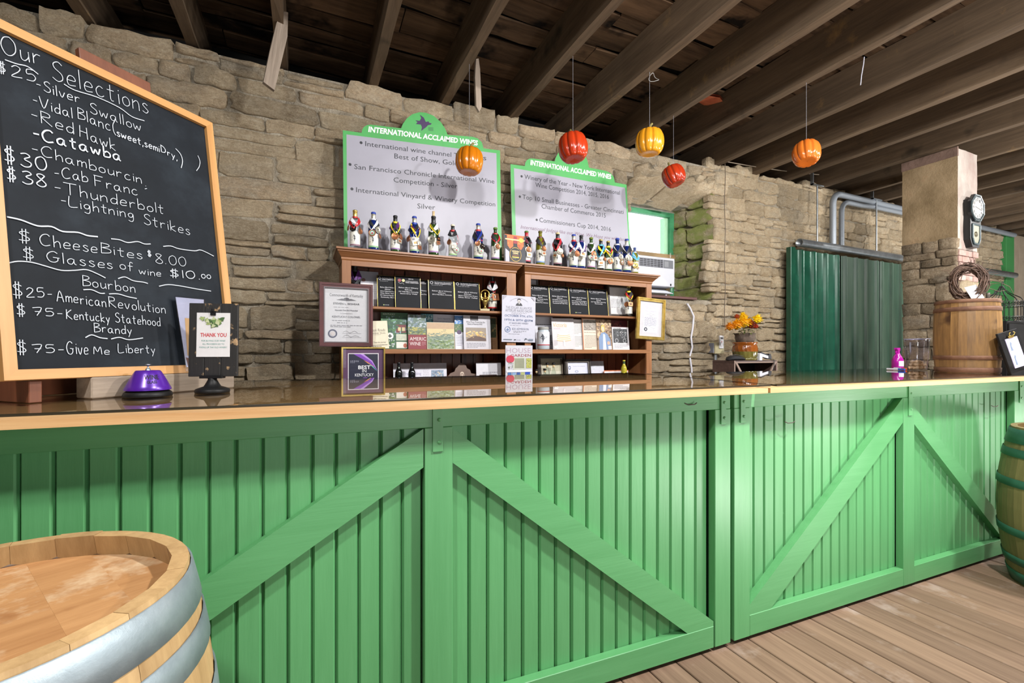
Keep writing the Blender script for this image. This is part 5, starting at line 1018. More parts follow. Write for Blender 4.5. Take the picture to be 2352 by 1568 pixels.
ac_ = thing('air_conditioner', 'white window air conditioner between bookcase and mossy stone reveal', 'air conditioner', (3.68, WY + .33, 2.068))
ACW = plain('ac_white', [(.3, '#c3c6d0'), (.7, '#cccfd8')], 3, .4, 0, 0)
aw, ah = .66, .455
MB().box((0, 0, .085), (aw, .22, ah), ACW, ch=.008).build('housing', ac_)
m = MB(); m.box((.08, -.004, ah - .135), (aw - .2, .01, ah - .03), '#22242c')
for i in range(7): m.box((.08 + .055 * i, -.008, ah - .135), (.086 + .055 * i, -.002, ah - .03), '#8a8d98')
for i in range(5): m.box((.08, -.007, ah - .128 + .022 * i), (aw - .2, -.002, ah - .123 + .022 * i), '#8a8d98')
m.build('outlet_grille', ac_)
MB().box((aw - .19, -.003, ah - .135), (aw - .03, .01, ah - .03), '#6a6d74').build('control_panel', ac_); MB().box((aw - .18, -.005, ah - .12), (aw - .11, -.002, ah - .05), '#85888e').build('display', ac_); MB().box((aw - .08, -.005, .1), (aw - .06, .0, .125), '#22242c').build('badge', ac_)
m = MB()
for i in range(6): m.box((.02, .01 + .03 * i, .004 + .013 * i), (aw - .02, .035 + .03 * i, .012 + .013 * i), ACW)
m.box((.01, .02, 0), (aw - .01, .2, .006), ACW).build('intake_louvres', ac_)
MB().tube([(aw - .10, .06, 0), (aw - .09, .05, -.05), (aw - .06, .045, -.1), (aw - .055, .05, -.16)], .012, 8, '#c9c9d2').build('cord', ac_)
FILM = glassy('plastic_film', (.9, .93, .95, 1), .12, 1.45, .12)
for z, w_ in ((ah + .01, .26), (.01, .3)):
    vs = []; n = 8
    for i in range(n + 1):
        u = i / n
        for e in (0, 1): vs.append((aw - .04 + w_ * u * .55, .05 - .30 * u + .03 * sin(6 * u), z + e * (.05 * (1 - u) + .01) + .05 * u + .015 * sin(9 * u + e)))
    MB().add(vs, [(2 * i, 2 * i + 1, 2 * i + 3, 2 * i + 2) for i in range(n)], FILM, True).build('plastic_film', ac_, recalc=False)
pts = [atY(x, y, WY - .04) for x, y in ((1578, 697), (1585, 708), (1593, 726), (1591, 752), (1587, 775), (1590, 797), (1584, 818), (1588, 845), (1590, 875), (1590, 960))]
cb_ = MB().tube([Vector(p) for p in pts], .012, 8, '#c9c9d2').build('power_cable'); tag(cb_, 'white power cable hanging from air conditioner down the stone wall', 'cable')
p = atY(1652, 812, WY - .10); t = thing('electrical_box', 'beige electrical box with grey side on stone wall', 'electrical box', (p.x, WY - .02, p.z)); k = 5.7 / FPX
MB().box((-14 * k, -.09, 0), (14 * k, 0, 26 * k), '#b9b08c', ch=.004).build('cover', t); MB().box((-17 * k, -.07, 2 * k), (-14 * k, .0, 24 * k), '#777a86').build('back_box', t); MB().tube([(-4 * k, -.04, 0), (-4 * k, -.04, -14 * k)], .02, 10, GALV).build('conduit_stub', t)
p = atY(1658, 800, WY - .13); t = thing('thermometer', 'white digital thermometer mounted on the beige electrical box', 'thermometer', (p.x, WY - .112, p.z))
MB().box((-6.5 * k, -.018, 0), (6.5 * k, 0, 29 * k), '#d2d2d6', ch=.004).build('case', t); MB().box((-3.5 * k, -.02, 21 * k), (3.5 * k, -.016, 25 * k), '#2a2c30').build('display', t); MB().box((-1.2 * k, -.021, 14 * k), (1 * k, -.017, 16 * k), '#b83030').build('button', t)
# side table with its things
TABW = wood('dark_table', '#3f2d2a', '#66504a', 'X', 8, .06, .5)
tz = 1.222; t = thing('side_table', 'dark brown cube side table with diagonal braces against stone wall', 'side table', (4.38, 3.62, 0)); w = .72; dp = .30
def bxs(nm, a, b, mt=TABW): return MB().box(a, b, mt, ch=.002).build(nm, t)
bxs('top', (0, 0, tz - .03), (w, dp, tz)); bxs('side_panel', (0, .0, .6), (.02, dp, tz - .03)); bxs('side_panel', (w - .02, 0, .6), (w, dp, tz - .03)); bxs('back_panel', (.02, dp - .02, .6), (w - .02, dp, tz - .03), '#221a18'); bxs('shelf', (.02, .02, .75), (w - .02, dp - .02, .77))
LT = col('#8a7468', .6)
bxs('edge_strip', (0, -.004, .6), (.016, 0, tz), LT); bxs('edge_strip', (w - .016, -.004, .6), (w, 0, tz), LT); bxs('edge_strip', (.016, -.004, tz - .03), (w - .016, 0, tz - .016), LT)
for x0, x1 in ((.02, .2), (w - .02, w - .2)): MB().prism([(x0, tz - .03), (x0 + (.03 if x1 > x0 else -.03), tz - .03), (x1 + (.03 if x1 > x0 else -.03), tz - .27), (x1, tz - .27)], -.003, .012, LT).build('brace', t)
for x, y in ((.0, 0), (w - .03, 0), (0, dp - .03), (w - .03, dp - .03)): bxs('leg', (x, y, 0), (x + .03, y + .03, .6))
p = atY(1686, 822, 3.72); t = thing('pouch', 'black zipped pouch lying on dark side table', 'pouch', (p.x, 3.70, tz)); m = MB(); vs = []; fs = []
for i in range(9):
    u = i / 8; hh = .065 * (1 - (2 * u - 1) ** 4 * .7) * (1 - .25 * u); ww = .055 * (1 - (2 * u - 1) ** 6 * .5)
    for q in range(10): a = 2 * pi * q / 10; vs.append((-.13 + .26 * u, ww * cos(a), hh * .5 + hh * .5 * sin(a)))
for i in range(8):
    for q in range(10): fs.append((10 * i + q, 10 * i + (q + 1) % 10, 10 * i + 10 + (q + 1) % 10, 10 * i + 10 + q))
fs += [tuple(range(10)), tuple(range(80, 90))]; m.add(vs, fs, plain('black_cloth', [(.3, '#121215'), (.7, '#1e1e22')], 20, .8, 0, .3), True).build('body', t); MB().tube([(-.12, -.02, .062), (0, -.022, .066), (.11, -.018, .05)], .003, 6, '#2f2f34').build('zip', t)
POT = plain('glazed_pot', [(.3, '#5f3512'), (.55, '#8a4a18'), (.8, '#a85c20')], 5, .15, 0, .03, stretch=(1, 1, .6), spec=.7); POTG = plain('glazed_pot_green', [(.3, '#4a4418'), (.7, '#77703a')], 6, .15, 0, .05, spec=.7)
p = atY(1711, 822, 3.77); pk = p.dot(Vector((sT, cT, 0))) / FPX
t = thing('flower_pot', 'glazed brown and green flower pot on dark side table', 'flower pot', (p.x, 3.77, tz))
m = MB(); rib = lambda a, z: 1 + .035 * sin(18 * a + 40 * z)
m.lathe([(0, 0), (20 * pk, 0), (22 * pk, 3 * pk), (25 * pk, 10 * pk), (26 * pk, 20 * pk)], 72, POTG, None, True, rib=rib).lathe([(26 * pk, 20 * pk), (26 * pk, 27 * pk), (24.5 * pk, 33 * pk)], 72, POT, None, True, rib=rib)
m.lathe([(24.5 * pk, 33 * pk), (24 * pk, 36 * pk), (26.5 * pk, 39 * pk), (26 * pk, 41 * pk), (22 * pk, 41 * pk), (21 * pk, 34 * pk), (0, 34 * pk)], 40, POT).build('pot', t)
MB().lathe([(0, 0), (24 * pk, 0), (27 * pk, 4 * pk), (25 * pk, 4.5 * pk), (0, 1.5 * pk)], 36, POTG).build('saucer', t)
t = thing('chrysanthemums', 'yellow and orange mums in burlap wrapping inside the flower pot', 'flowers', (p.x, 3.77, tz + 36 * pk))
m = MB(); BUR = plain('burlap', [(.3, '#3a2f28'), (.7, '#6a5c50')], 20, .9, 0, .3)
m.lathe([(14 * pk, 0), (18 * pk, 4 * pk), (21 * pk, 14 * pk), (20 * pk, 20 * pk), (22 * pk, 26 * pk)], 30, BUR, None, True, rib=lambda a, z: 1 + .09 * sin(7 * a + z * 30) * min(1, z * 8)).build('burlap_wrap', t)
for i, (px, py, r_, c) in enumerate(((1692, 748, 17, '#e0a010'), (1708, 742, 19, '#ecbc14'), (1706, 728, 13, '#f0cc18'), (1739, 735, 14, '#f4d81c'), (1726, 747, 13, '#9a2f10'), (1692, 728, 8, '#b04a14'), (1676, 752, 13, '#d88c10'), (1735, 750, 8, '#c03c12'), (1722, 738, 8, '#ecb818'))):
    q = atY(px, py, 3.70 + .05 * (i % 3)) - Vector(t.location); m = MB()
    rr_ = r_ * pk * 1.12
    for j in range(64):
        ze = 1 - 1.45 * (j + .5) / 64; a = j * 2.39996; d = Vector((sqrt(max(0, 1 - ze * ze)) * cos(a), sqrt(max(0, 1 - ze * ze)) * sin(a) - .3, ze)).normalized()
        Q = d.to_track_quat('X', 'Z').to_matrix().to_4x4(); L = rr_ * R.uniform(.8, 1.05); wd = rr_ * .13
        m.add([(L * .25, -wd * .4, 0), (L * .7, -wd, L * .05), (L, 0, -L * .03), (L * .7, wd, L * .05), (L * .25, wd * .4, 0)], [(0, 1, 2, 3, 4)], c, False, T(*q) @ Q @ RX(R.uniform(-.3, .3)))
    m.lathe([(0, -rr_ * .5), (rr_ * .45, -rr_ * .2), (rr_ * .5, rr_ * .2), (0, rr_ * .5)], 10, c, T(*q)); m.build('flower', t, recalc=False)
m = MB()
for i in range(46):
    a = R.uniform(0, 2 * pi); q = Vector((cos(a) * R.uniform(.02, .2), sin(a) * R.uniform(.0, .08) - .02, R.uniform(.13, .2))); L = R.uniform(.03, .06)
    m.add([(0, 0, 0), (L * .5, -L * .25, .006), (L, 0, 0), (L * .5, L * .25, .006)], [(0, 1, 2, 3)], R.choice(['#4a5a24', '#3a4a1c', '#7a7a4a']), False, T(*q) @ RZ(a) @ RY(R.uniform(-.6, .6)))
stuff(m.build('foliage', t, recalc=False))
p = atY(1755, 822, 3.68); t = thing('barcode_scanner', 'white and black handheld scanner on dark side table', 'scanner', (p.x, 3.68, tz)); k = p.dot(Vector((sT, cT, 0))) / FPX
MB().prism([(-21 * k, 0), (-13 * k, 0), (-12 * k, 8 * k), (8 * k, 4 * k), (9 * k, 10 * k), (-16 * k, 17 * k), (-21 * k, 14 * k)], -.025, .025, '#cfd0d8').build('body', t); MB().prism([(8 * k, 3 * k), (18 * k, 2 * k), (18 * k, 8 * k), (15 * k, 15 * k), (10 * k, 15 * k), (10 * k, 11 * k), (-16 * k, 19 * k), (-17 * k, 16 * k), (8 * k, 10 * k)], -.028, .028, '#26282e').build('grip', t)
MB().tube([(14 * k, 0, 3 * k), (15 * k, -.07, .006), (14 * k, -.078, -.06), (10 * k, -.074, -.13), (15 * k, -.078, -.2)], .004, 6, '#1a1a1c').build('cord', t)
# ================================================================== sliding sheet door on its rail
t = thing('sliding_door', 'dark green ribbed sheet metal sliding door hanging from pipe rail', 'sliding door', (5.87, 4.0, .1)); dw = 2.95; dh = 2.62
MB().box((0, -.03, 0), (.095, .04, dh), SHEET, ch=.004).build('edge_channel', t)
def ribs(x0, x1, name, mt=SHEET):
    pf = []; x = x0
    while x < x1: pf += [(x, 0), (x + .115, 0), (x + .13, -.028), (x + .165, -.028), (x + .18, 0), (x + .215, 0), (x + .219, -.004), (x + .225, -.004), (x + .229, 0), (x + .255, 0)]; x += .262
    vs = [(a, b, 0) for a, b in pf] + [(a, b, dh - .02) for a, b in pf]; n = len(pf)
    MB().add(vs, [(i, i + 1, n + i + 1, n + i) for i in range(n - 1)], mt).build(name, t)
ribs(.09, 1.0, 'ribbed_sheet'); ribs(1.06, 1.9, 'ribbed_sheet', SHEET_D); ribs(1.98, 2.9, 'ribbed_sheet', SHEET_D)
MB().box((.09, .006, 0), (dw, .03, dh - .02), '#0a2a20').build('backing', t)
t = thing('pipe_rail', 'galvanised pipe rail above green sliding door', 'rail', (6.08, 4.0, 2.80)); L = 6.42
ringp = [(.053, 0), (.053, L), (.045, L), (.045, 0), (.053, 0)]
MB().lathe(ringp, 22, GALV, RY(pi / 2)).build('pipe', t)
for px, y0 in ((1877, 400), (2013, 447)):
    q = atY(px, 570, 4.0); x = q.x - 6.08; zt_ = 3.62 - 2.80
    rd_ = MB().tube([(x, 0, .05), (x, 0, zt_)], .011, 8, GALV).build('hanger_rod', t); MB().box((x - .12, -.02, zt_), (x + .12, .02, zt_ + .015), GALV).box((x - .12, -.02, zt_), (x - .105, .02, zt_ + .16), GALV).build('bracket', rd_)
for j, (pv, pb, r_, lb) in enumerate(((1913, 443, .042, 'left grey electrical conduit bending along top of stone wall'), (1933, 462, .034, 'right grey electrical conduit bending along top of stone wall'))):
    Y = 4.04 - .0 * j; a = atY(pv, 575, Y); b = atY(pv, pb, Y); e = atY((2070, 2066)[j], (461, 455)[j], Y); rr = .16
    pts = [(a.x, Y, 2.86), (a.x, Y, b.z - rr)] + [(a.x + rr - rr * cos(u * pi / 12), Y, b.z - rr + rr * sin(u * pi / 12)) for u in range(1, 7)] + [(12.6, Y, b.z)]
    if j: pts = pts[:-1] + [(a.x + .5, Y, b.z), (a.x + .8, Y - .0, b.z + .02), (9.0, Y, b.z + .03)]
    o = MB().tube(pts, r_, 12, col('#8d949c', .45, .4)).build('conduit'); tag(o, lb, 'conduit')
# hanging right end: stone pier with stucco and plaster
pier = struct(MB().box((6.785, 2.645, 0), (7.24, 3.15, 3.66), MORTAR).build('wall_pier'))
m = MB(); n1, n2 = 10, 14; vs = []
for j in range(n2 + 1):
    for i in range(n1 + 1):
        u, v = i / n1, j / n2; vs.append((6.772 + .008 * noise.noise((u * 3, v * 4, 2)), 3.155 - .53 * u, (2.60 + .05 * noise.noise((u * 5, 0, 5)) * (v < .1)) + (3.58 - 2.60) * v))
m.add(vs, [(j * (n1 + 1) + i, j * (n1 + 1) + i + 1, (j + 1) * (n1 + 1) + i + 1, (j + 1) * (n1 + 1) + i) for j in range(n2) for i in range(n1)], STUCCO, True).build('stucco_face', pier, recalc=False)
MB().box((6.765, 2.625, 3.56), (6.79, 3.16, 3.665), plain('old_plaster_band', [(.3, '#5a463c'), (.7, '#80695e')], 5, .9, 0, .5, 20)).build('plaster_band', pier)
m = MB(); vs = []
for j in range(17):
    for i in range(9):
        u, v = i / 8, j / 16; vs.append((6.79 + (.455 + .012 * noise.noise((1, v * 9, 3)) * (i == 8)) * u, 2.632 + .006 * noise.noise((u * 4, v * 7, 1)), 2.50 + 1.15 * v))
m.add(vs, [(j * 9 + i, j * 9 + i + 1, (j + 1) * 9 + i + 1, (j + 1) * 9 + i) for j in range(16) for i in range(8)], PLASTER, True).build('lime_plaster', pier, recalc=False)
SR = [stone_mesh('stone', RUBBLE, 6, 3, 120 + i) for i in range(8)]
z = .9; k_ = 0
while z < 2.62:
    h = R.uniform(.05, .15) if z > 2.1 else R.uniform(.12, .24); y = 3.155
    while y > 2.66:
        w = min(R.uniform(.14, .34), y - 2.63);
        if y - w - 2.63 < .07: w = y - 2.63
        o = bpy.data.objects.new('stone', R.choice(SR)); COL.objects.link(o); o.parent = pier; o.matrix_local = T(6.80, y - w / 2, z + h / 2) @ RZ(-pi / 2) @ RY(R.uniform(-.05, .05)) @ Matrix.Diagonal((w - .004, .055, h + .004, 1)); y -= w
    z += h
bm_ = None
for j in range(5):
    for i in range(3):
        x0 = 6.79 + i * .16 - (.08 if j % 2 else 0); x1 = x0 + .152; x0 = max(x0, 6.79); x1 = min(x1, 7.24)
        if x1 - x0 > .03: MB().box((x0, 2.615 + R.uniform(0, .008), 2.14 + j * .072), (x1, 2.65, 2.14 + j * .072 + .064), BRICK, ch=.004).build('brick', pier)
for j in range(7):
    z = .9 + j * .177; o = bpy.data.objects.new('stone', R.choice(SB)); COL.objects.link(o); o.parent = pier; o.matrix_local = T(7.01, 2.65, z + .09) @ Matrix.Diagonal((.45, .05, .17, 1))
# clock
t = thing('wall_clock', 'black octagonal wall clock with pendulum window on plastered pier', 'clock', (7.04, 2.63, 2.975), 0)
def octa(r, cx=0, cz=0, sx=1): return [(cx + sx * r / cos(pi / 8) * cos(pi / 8 + i * pi / 4), cz + r / cos(pi / 8) * sin(pi / 8 + i * pi / 4)) for i in range(8)]
BK = col('#16181a', .35)
MB().prism(octa(.155), -.075, -.045, BK).build('octagon_case', t); MB().prism([(-.125, -.36), (-.07, -.45), (.07, -.45), (.125, -.36), (.125, .1), (-.125, .1)], -.06, 0, BK).build('body_case', t)
pf = MB(); 
for rr, yy in ((.15, -.085), (.128, -.080)): 
    o_, i_ = octa(rr), octa(rr - .014); pf.add([(p[0], yy, p[1]) for p in o_] + [(p[0], yy + .003, p[1]) for p in i_] + [(p[0], -.075, p[1]) for p in o_], [(i, (i + 1) % 8, 8 + (i + 1) % 8, 8 + i) for i in range(8)] + [(16 + i, 16 + (i + 1) % 8, (i + 1) % 8, i) for i in range(8)], col('#3c4a4e', .4))
pf.build('bezel', t)
MB().add([(.118 * cos(q * pi / 20), -.0775, .118 * sin(q * pi / 20)) for q in range(40)], [tuple(range(40))], '#aaa9a4').build('dial', t, recalc=False); m = MB()
for n in range(1, 13): a = pi / 2 - n * pi / 6; m.text(str(n), .096 * cos(a) - (.016 if n < 10 else .02), .096 * sin(a) - .016, .032 if n < 10 else .04, .032, BK, -.0782, None, .03)
m.build('numerals', t, recalc=False)
for nm, a, L in (('hour_hand', pi / 2 - 2 * pi * (9.3 / 12), .06), ('minute_hand', pi / 2 - 2 * pi * (17 / 60), .085)): MB().ribbon([(0, 0), (L * cos(a), L * sin(a))], .007, BK, -.079).build(nm, t, recalc=False)
WP = [(-.085, -.35), (-.05, -.41), (.05, -.41), (.085, -.35), (.085, -.19), (-.085, -.19)]
MB().prism(WP, -.063, -.0605, col('#8b8a78', .3)).build('pendulum_window', t); m = MB()
for i in range(6):
    a, b = WP[i], WP[(i + 1) % 6]; m.tube([(a[0], -.066, a[1]), (b[0], -.066, b[1])], .010, 6, col('#3c4a4e', .4))
m.build('window_frame', t); MB().lathe([(0, -.002), (.03, -.002), (.03, .002), (0, .002)], 18, col('#6a6450', .3, .5), T(-.005, -.067, -.3) @ RX(pi / 2)).build('pendulum', t)
# ================================================================== things on the farther counter and beyond
p = Vector((4.44, 1.66, 1.700)); t = thing('grapevine_wreath', 'brown grapevine twig wreath standing on small antique barrel', 'wreath', p, -TH - .55); m = [MB() for _ in range(6)]; TW = plain('twig', [(.3, '#2f211a'), (.7, '#6a5244')], 9, .8, 0, .2, var=.2)
for i in range(90):
    r0 = R.uniform(.06, .105); tilt = R.uniform(-.12, .12); a0 = R.uniform(0, 2 * pi); sp = R.uniform(2.2, 5.5); ph = R.uniform(0, 9); yo = R.gauss(0, .022)
    m[i % 6].tube([((r0 + .012 * sin(3 * a + ph)) * cos(a), yo + .018 * sin(2 * a + ph), .11 + (r0 + .012 * sin(3 * a + ph)) * sin(a) * 1.3 + .02) for a in [a0 + sp * q / 16 for q in range(17)]], R.uniform(.0022, .0042), 5, TW, RX(tilt * .3))
for q in m: q.build('twig_bundle', t)
for i in range(22):
    a = R.uniform(-.4, pi + .4); b = Vector((.105 * cos(a), R.gauss(0, .02), .13 + .137 * sin(a))); d = Vector((cos(a) + R.uniform(-.7, .7), R.uniform(-.5, .5), sin(a) + R.uniform(-.7, .7))).normalized() * R.uniform(.03, .07)
    MB().tube([b, b + d * .5 + Vector((0, 0, .008)), b + d], [.002, .0016, .001], 4, TW).build('twig', t)
m = MB().tube([(.09, -.02, .14), (.15, -.03, .12), (.2, -.04, .08), (.225, -.04, .02)], [.003, .002, .0018, .001], 5, TW); m.tube([(.15, -.03, .12), (.18, -.05, .15)], .0014, 4, TW).tube([(.1, -.02, .08), (.15, -.03, .05), (.19, -.02, .06)], .002, 4, TW).build('long_twig', t)
q = thing('note_card', 'white note card leaning inside the twig wreath', 'card', (4.42, 1.60, 1.700), -TH - .2, rx=-.35, ry=-.25)
MB().box((-.035, 0, 0), (.04, .002, .11), '#c9c9cf').build('card', q); m = MB(); pic(m, [('l', .15, .8, .7, 2, .06, '#77777f'), ('w', [(.2, .5), (.4, .52), (.6, .48), (.8, .5)], '#66666e', .0012), ('l', .2, .35, .6, 2, .07, '#88888f')], .075, .11, 0, T(-.035, 0, 0)); m.build('print', q, recalc=False)
ck = MB().lathe([(.011, 0), (.012, .02), (.011, .038), (0, .038)], 12, col('#3a342a', .6)).build('bung'); ck.location = (4.38, 1.535, 1.699); tag(ck, 'dark bung standing on rim of small antique barrel', 'bung')
bp = (4.64, 2.06, 1.1685); t = thing('plastic_bucket', 'clear plastic bucket half hiding wine corks beside small barrel', 'bucket', bp, .3)
BK_ = glassy('clear_plastic', (.78, .79, .90, 1), .08, 1.45, .12)
m = MB(); wob = lambda a, z: 1 + (.018 * cos(4 * a) if z > .01 else .0)
m.lathe([(0, .003), (.062, .003), (.066, .01), (.082, .225), (.082, .252), (.085, .258)], 36, BK_, None, True, rib=wob).build('bucket_wall', t)
MB().lathe([(.0825, .255), (.086, .258), (.086, .262), (.0825, .262)], 36, col('#9a9cb4', .2), None, True, rib=wob).build('rim', t)
cm_ = MB().lathe([(0, -.022), (.0115, -.022), (.0118, -.02), (.0118, .02), (.0115, .022), (0, .022)], 10, plain('cork', [(.3, '#b08a5c'), (.7, '#dcc094')], 30, .8, 0, .2, var=.2)); c0 = None
for i in range(24):
    lv = 0 if i < 10 else 1 if i < 19 else 2; a = i * 2.4; rr = .048 * sqrt(((i % 10) + .5) / 10) * (1 - .15 * lv)
    o = cm_.build('wine_cork') if c0 is None else c0.copy()
    if c0 is None: c0 = o
    else: COL.objects.link(o)
    o.location = (bp[0] + rr * cos(a), bp[1] + rr * sin(a), bp[2] + .022 + .024 * lv); o.rotation_euler = (pi / 2 + R.uniform(-.2, .2), 0, R.uniform(0, pi)); tag(o, 'tan used wine cork lying loose inside the clear plastic bucket', 'cork', 'wine corks in the clear bucket')
p = atZ(2071, 846, 1.1685); sb = Vector((4.86, 2.30, 1.1685)); k = sb.dot(Vector((sT, cT, 0))) / FPX
t = thing('spray_bottle', 'magenta spray bottle behind the clear cork bucket', 'spray bottle', (sb.x, sb.y, sb.z), -TH + .5); MG = col('#a0148c', .2, 0, .6)
MB().lathe([(0, 0), (10.5 * k, 0), (11 * k, 2 * k), (11 * k, 20 * k), (8 * k, 28 * k), (5 * k, 33 * k), (4.5 * k, 36 * k), (0, 36 * k)], 24, MG).build('bottle_body', t)
MB().prism([(-3.5 * k, 35 * k), (3.5 * k, 35 * k), (3 * k, 40 * k), (6 * k, 43 * k), (6 * k, 48 * k), (-9 * k, 48 * k), (-9 * k, 44 * k), (-5 * k, 43 * k)], -.012, .012, MG).prism([(-6 * k, 43 * k), (-7.5 * k, 36 * k), (-6 * k, 35.5 * k), (-4 * k, 43 * k)], -.005, .005, MG).build('trigger_head', t)
MB().lathe([(11.2 * k, 6 * k), (11.2 * k, 18 * k)], 14, '#d8cfe0', None, True, -pi / 2 - 1, -pi / 2 + .6).build('label', t, recalc=False)
for lb, a, b, cs in (('white and blue marker pen lying on far glass countertop', (2027, 846.5), (2078, 848.5), ('#d8d8e4', '#2a4fb0')), ('white marker pen with orange cap beside the cork bucket', (2044, 845), (2081, 847), ('#d8d8e4', '#d8582a'))):
    A = atZ(*a, 1.178); B_ = atZ(*b, 1.178); d = (B_ - A).normalized(); A = B_ - d * .15; t = thing('marker_pen', lb, 'pen', A)
    MB().tube([(0, 0, 0), d * .10], .008, 10, cs[0]).build('barrel', t); MB().tube([d * .10, d * .15], [.0088, .0085], 10, cs[1]).build('cap', t)
# tilted clip board with two cards
A = atZ(2324, 859, 1.1685); t = thing('clipboard_stand', 'tilted black clipboard display with two picture cards on far counter', 'display board', A)
ud = rd(.97, .24); vd = (rd(-.97, .05) * .125 + Vector((0, 0, .255))).normalized(); wd_ = ud.cross(vd).normalized()
if wd_.dot(rd(-.5, .5)) < 0: wd_ = -wd_
PM = Matrix(((ud.x, wd_.x, vd.x, A.x), (ud.y, wd_.y, vd.y, A.y), (ud.z, wd_.z, vd.z, A.z), (0, 0, 0, 1))); t.matrix_world = PM
MB().box((0, 0, 0), (.2, .014, .285), BLACK, ch=.002).build('board', t); MB().box((.045, -.004, .03), (.165, -.0005, .235), '#b9b4d4').build('card_sleeve', t); m = MB()
pic(m, [('r', .05, .52, .9, .44, '#dcdce2'), ('r', .05, .03, .9, .45, '#dcdce2'), ('p', [(.15, .58), (.35, .58), (.3, .75), (.38, .82), (.3, .9), (.2, .8)], '#6a7890'), ('p', [(.4, .56), (.9, .56), (.8, .62), (.5, .62)], '#c9b49a'), ('p', [(.15, .08), (.3, .1), (.28, .3), (.36, .38), (.28, .44), (.18, .34)], '#6a7890'), ('l', .55, .82, .35, 2, .04, '#9a9aa4'), ('l', .5, .32, .4, 2, .04, '#9a9aa4')], .12, .205, -.0045, T(.045, 0, .03)); m.build('print', t, recalc=False)
MB().box((.075, -.012, .235), (.125, -.004, .252), GOLD, ch=.002).tube([(.08, -.015, .252), (.07, -.02, .266), (.085, -.02, .274)], .003, 6, GOLD).tube([(.12, -.015, .252), (.13, -.02, .266), (.115, -.02, .274)], .003, 6, GOLD).build('clip', t)
MB().prism([(0, 0), (.012, 0), (.012, .2), (0, .19)], .014, .02, BLACK).build('easel_leg', t)
bk2 = thing('black_cabinet', 'tall black cabinet with birdcage on top beyond the small barrel', 'cabinet', (7.67, 2.5, 0))
MB().box((0, .02, 0), (.9, .5, 1.69), BLACK, ch=.004).build('carcass', bk2)
for x in (.01, .455):
    d = MB().box((x, 0, .08), (x + .435, .02, 1.66), BLACK, ch=.004).build('door', bk2); MB().box((x + (.40 if x < .2 else .02), -.02, 1.2), (x + (.415 if x < .2 else .035), 0, 1.36), col('#2f3032', .3, .6)).build('handle', d)
bc = thing('birdcage', 'black ornamental wire birdcage on tall black cabinet', 'birdcage', (8.13, 2.72, 1.692)); WB = col('#0e0f10', .4)
MB().lathe([(0, 0), (.2, 0), (.205, .008), (.2, .016), (0, .016)], 40, WB).build('base', bc); m = MB()
for i in range(28): a = 2 * pi * i / 28; m.tube([(.195 * cos(a), .195 * sin(a), .016), (.195 * cos(a), .195 * sin(a), .26)], .0028, 5, WB)
m.build('cage_bars', bc); m = MB()
for z in (.07, .20, .26): m.lathe([(.193, z), (.199, z), (.199, z + .006), (.193, z + .006), (.193, z)], 40, WB)
for zb_, zt_ in ((.016, .07), (.2, .26)):
    for i in range(44): a = 2 * pi * i / 44; m.tube([(.197 * cos(a + (.07 * sin(q * pi / 2))), .197 * sin(a + (.07 * sin(q * pi / 2))), zb_ + (zt_ - zb_) * q / 4) for q in range(5)], .0038, 4, WB)
m.build('filigree_band', bc); m = MB()
for i in range(12): a = 2 * pi * i / 12; m.tube([(r_ * cos(a), r_ * sin(a), z) for r_, z in ((.197, .262), (.17, .31), (.12, .345), (.07, .38), (.03, .43), (.015, .47))], .004, 6, WB)
m.build('dome_ribs', bc)
MB().tube([(0, 0, .46), (0, 0, .5), (.02, 0, .53), (.045, 0, .52), (.05, 0, .49)], .005, 6, WB).tube([(-.12, 0, .345), (-.16, 0, .4), (-.19, 0, .40), (-.2, 0, .37)], .004, 6, WB).build('hook', bc)
# far right: green posts, beige siding
GP = col('#3f8a4c', .5)
fr = thing('gate_surround', 'green painted post and rail beyond the plastered pier', 'post', (12.42, 4.09, 0))
MB().box((0, 0, 0), (.34, .1, 3.66), GP, ch=.004).build('post', fr); MB().box((-1.5, .01, 2.42), (0, .08, 2.68), GP, ch=.004).build('cross_rail', fr)
sd = MB().box((12.74, 4.22, 0), (16.5, 4.26, 3.7), plain('beige_siding', [(.3, '#9a8a76'), (.7, '#ab9b86')], 4, .8, 0, .1)); wr = struct(sd.build('wall_right'))
for i in range(14): MB().box((12.75 + i * .27, 4.19, 0), (12.75 + i * .27 + .262, 4.22, 3.7), plain('beige_panel', [(.3, '#9a8a76'), (.7, '#ab9b86')], 4, .8, 0, .1) if i == 0 else wr['m'] if False else bpy.data.materials['beige_panel'], ch=.004).build('panel', wr)
fw_ = MB()
for a, b in ((-3.5, -1.2), (.9, 3.6), (5.4, 16.5)): fw_.box((a, -4.4, 0), (b, -4.25, 2.75), '#9a8d78')
struct(fw_.box((-3.5, -4.4, 2.75), (16.5, -4.25, 4.03), '#9a8d78').build('wall_front'))
struct(MB().box((16.5, -4.25, 0), (16.6, 4.3, 4.0), '#9a8d78').build('wall_end'))
struct(MB().box((-3.5, -4.25, 0), (-3.4, 5, 4.0), '#5a5044').build('wall_left'))
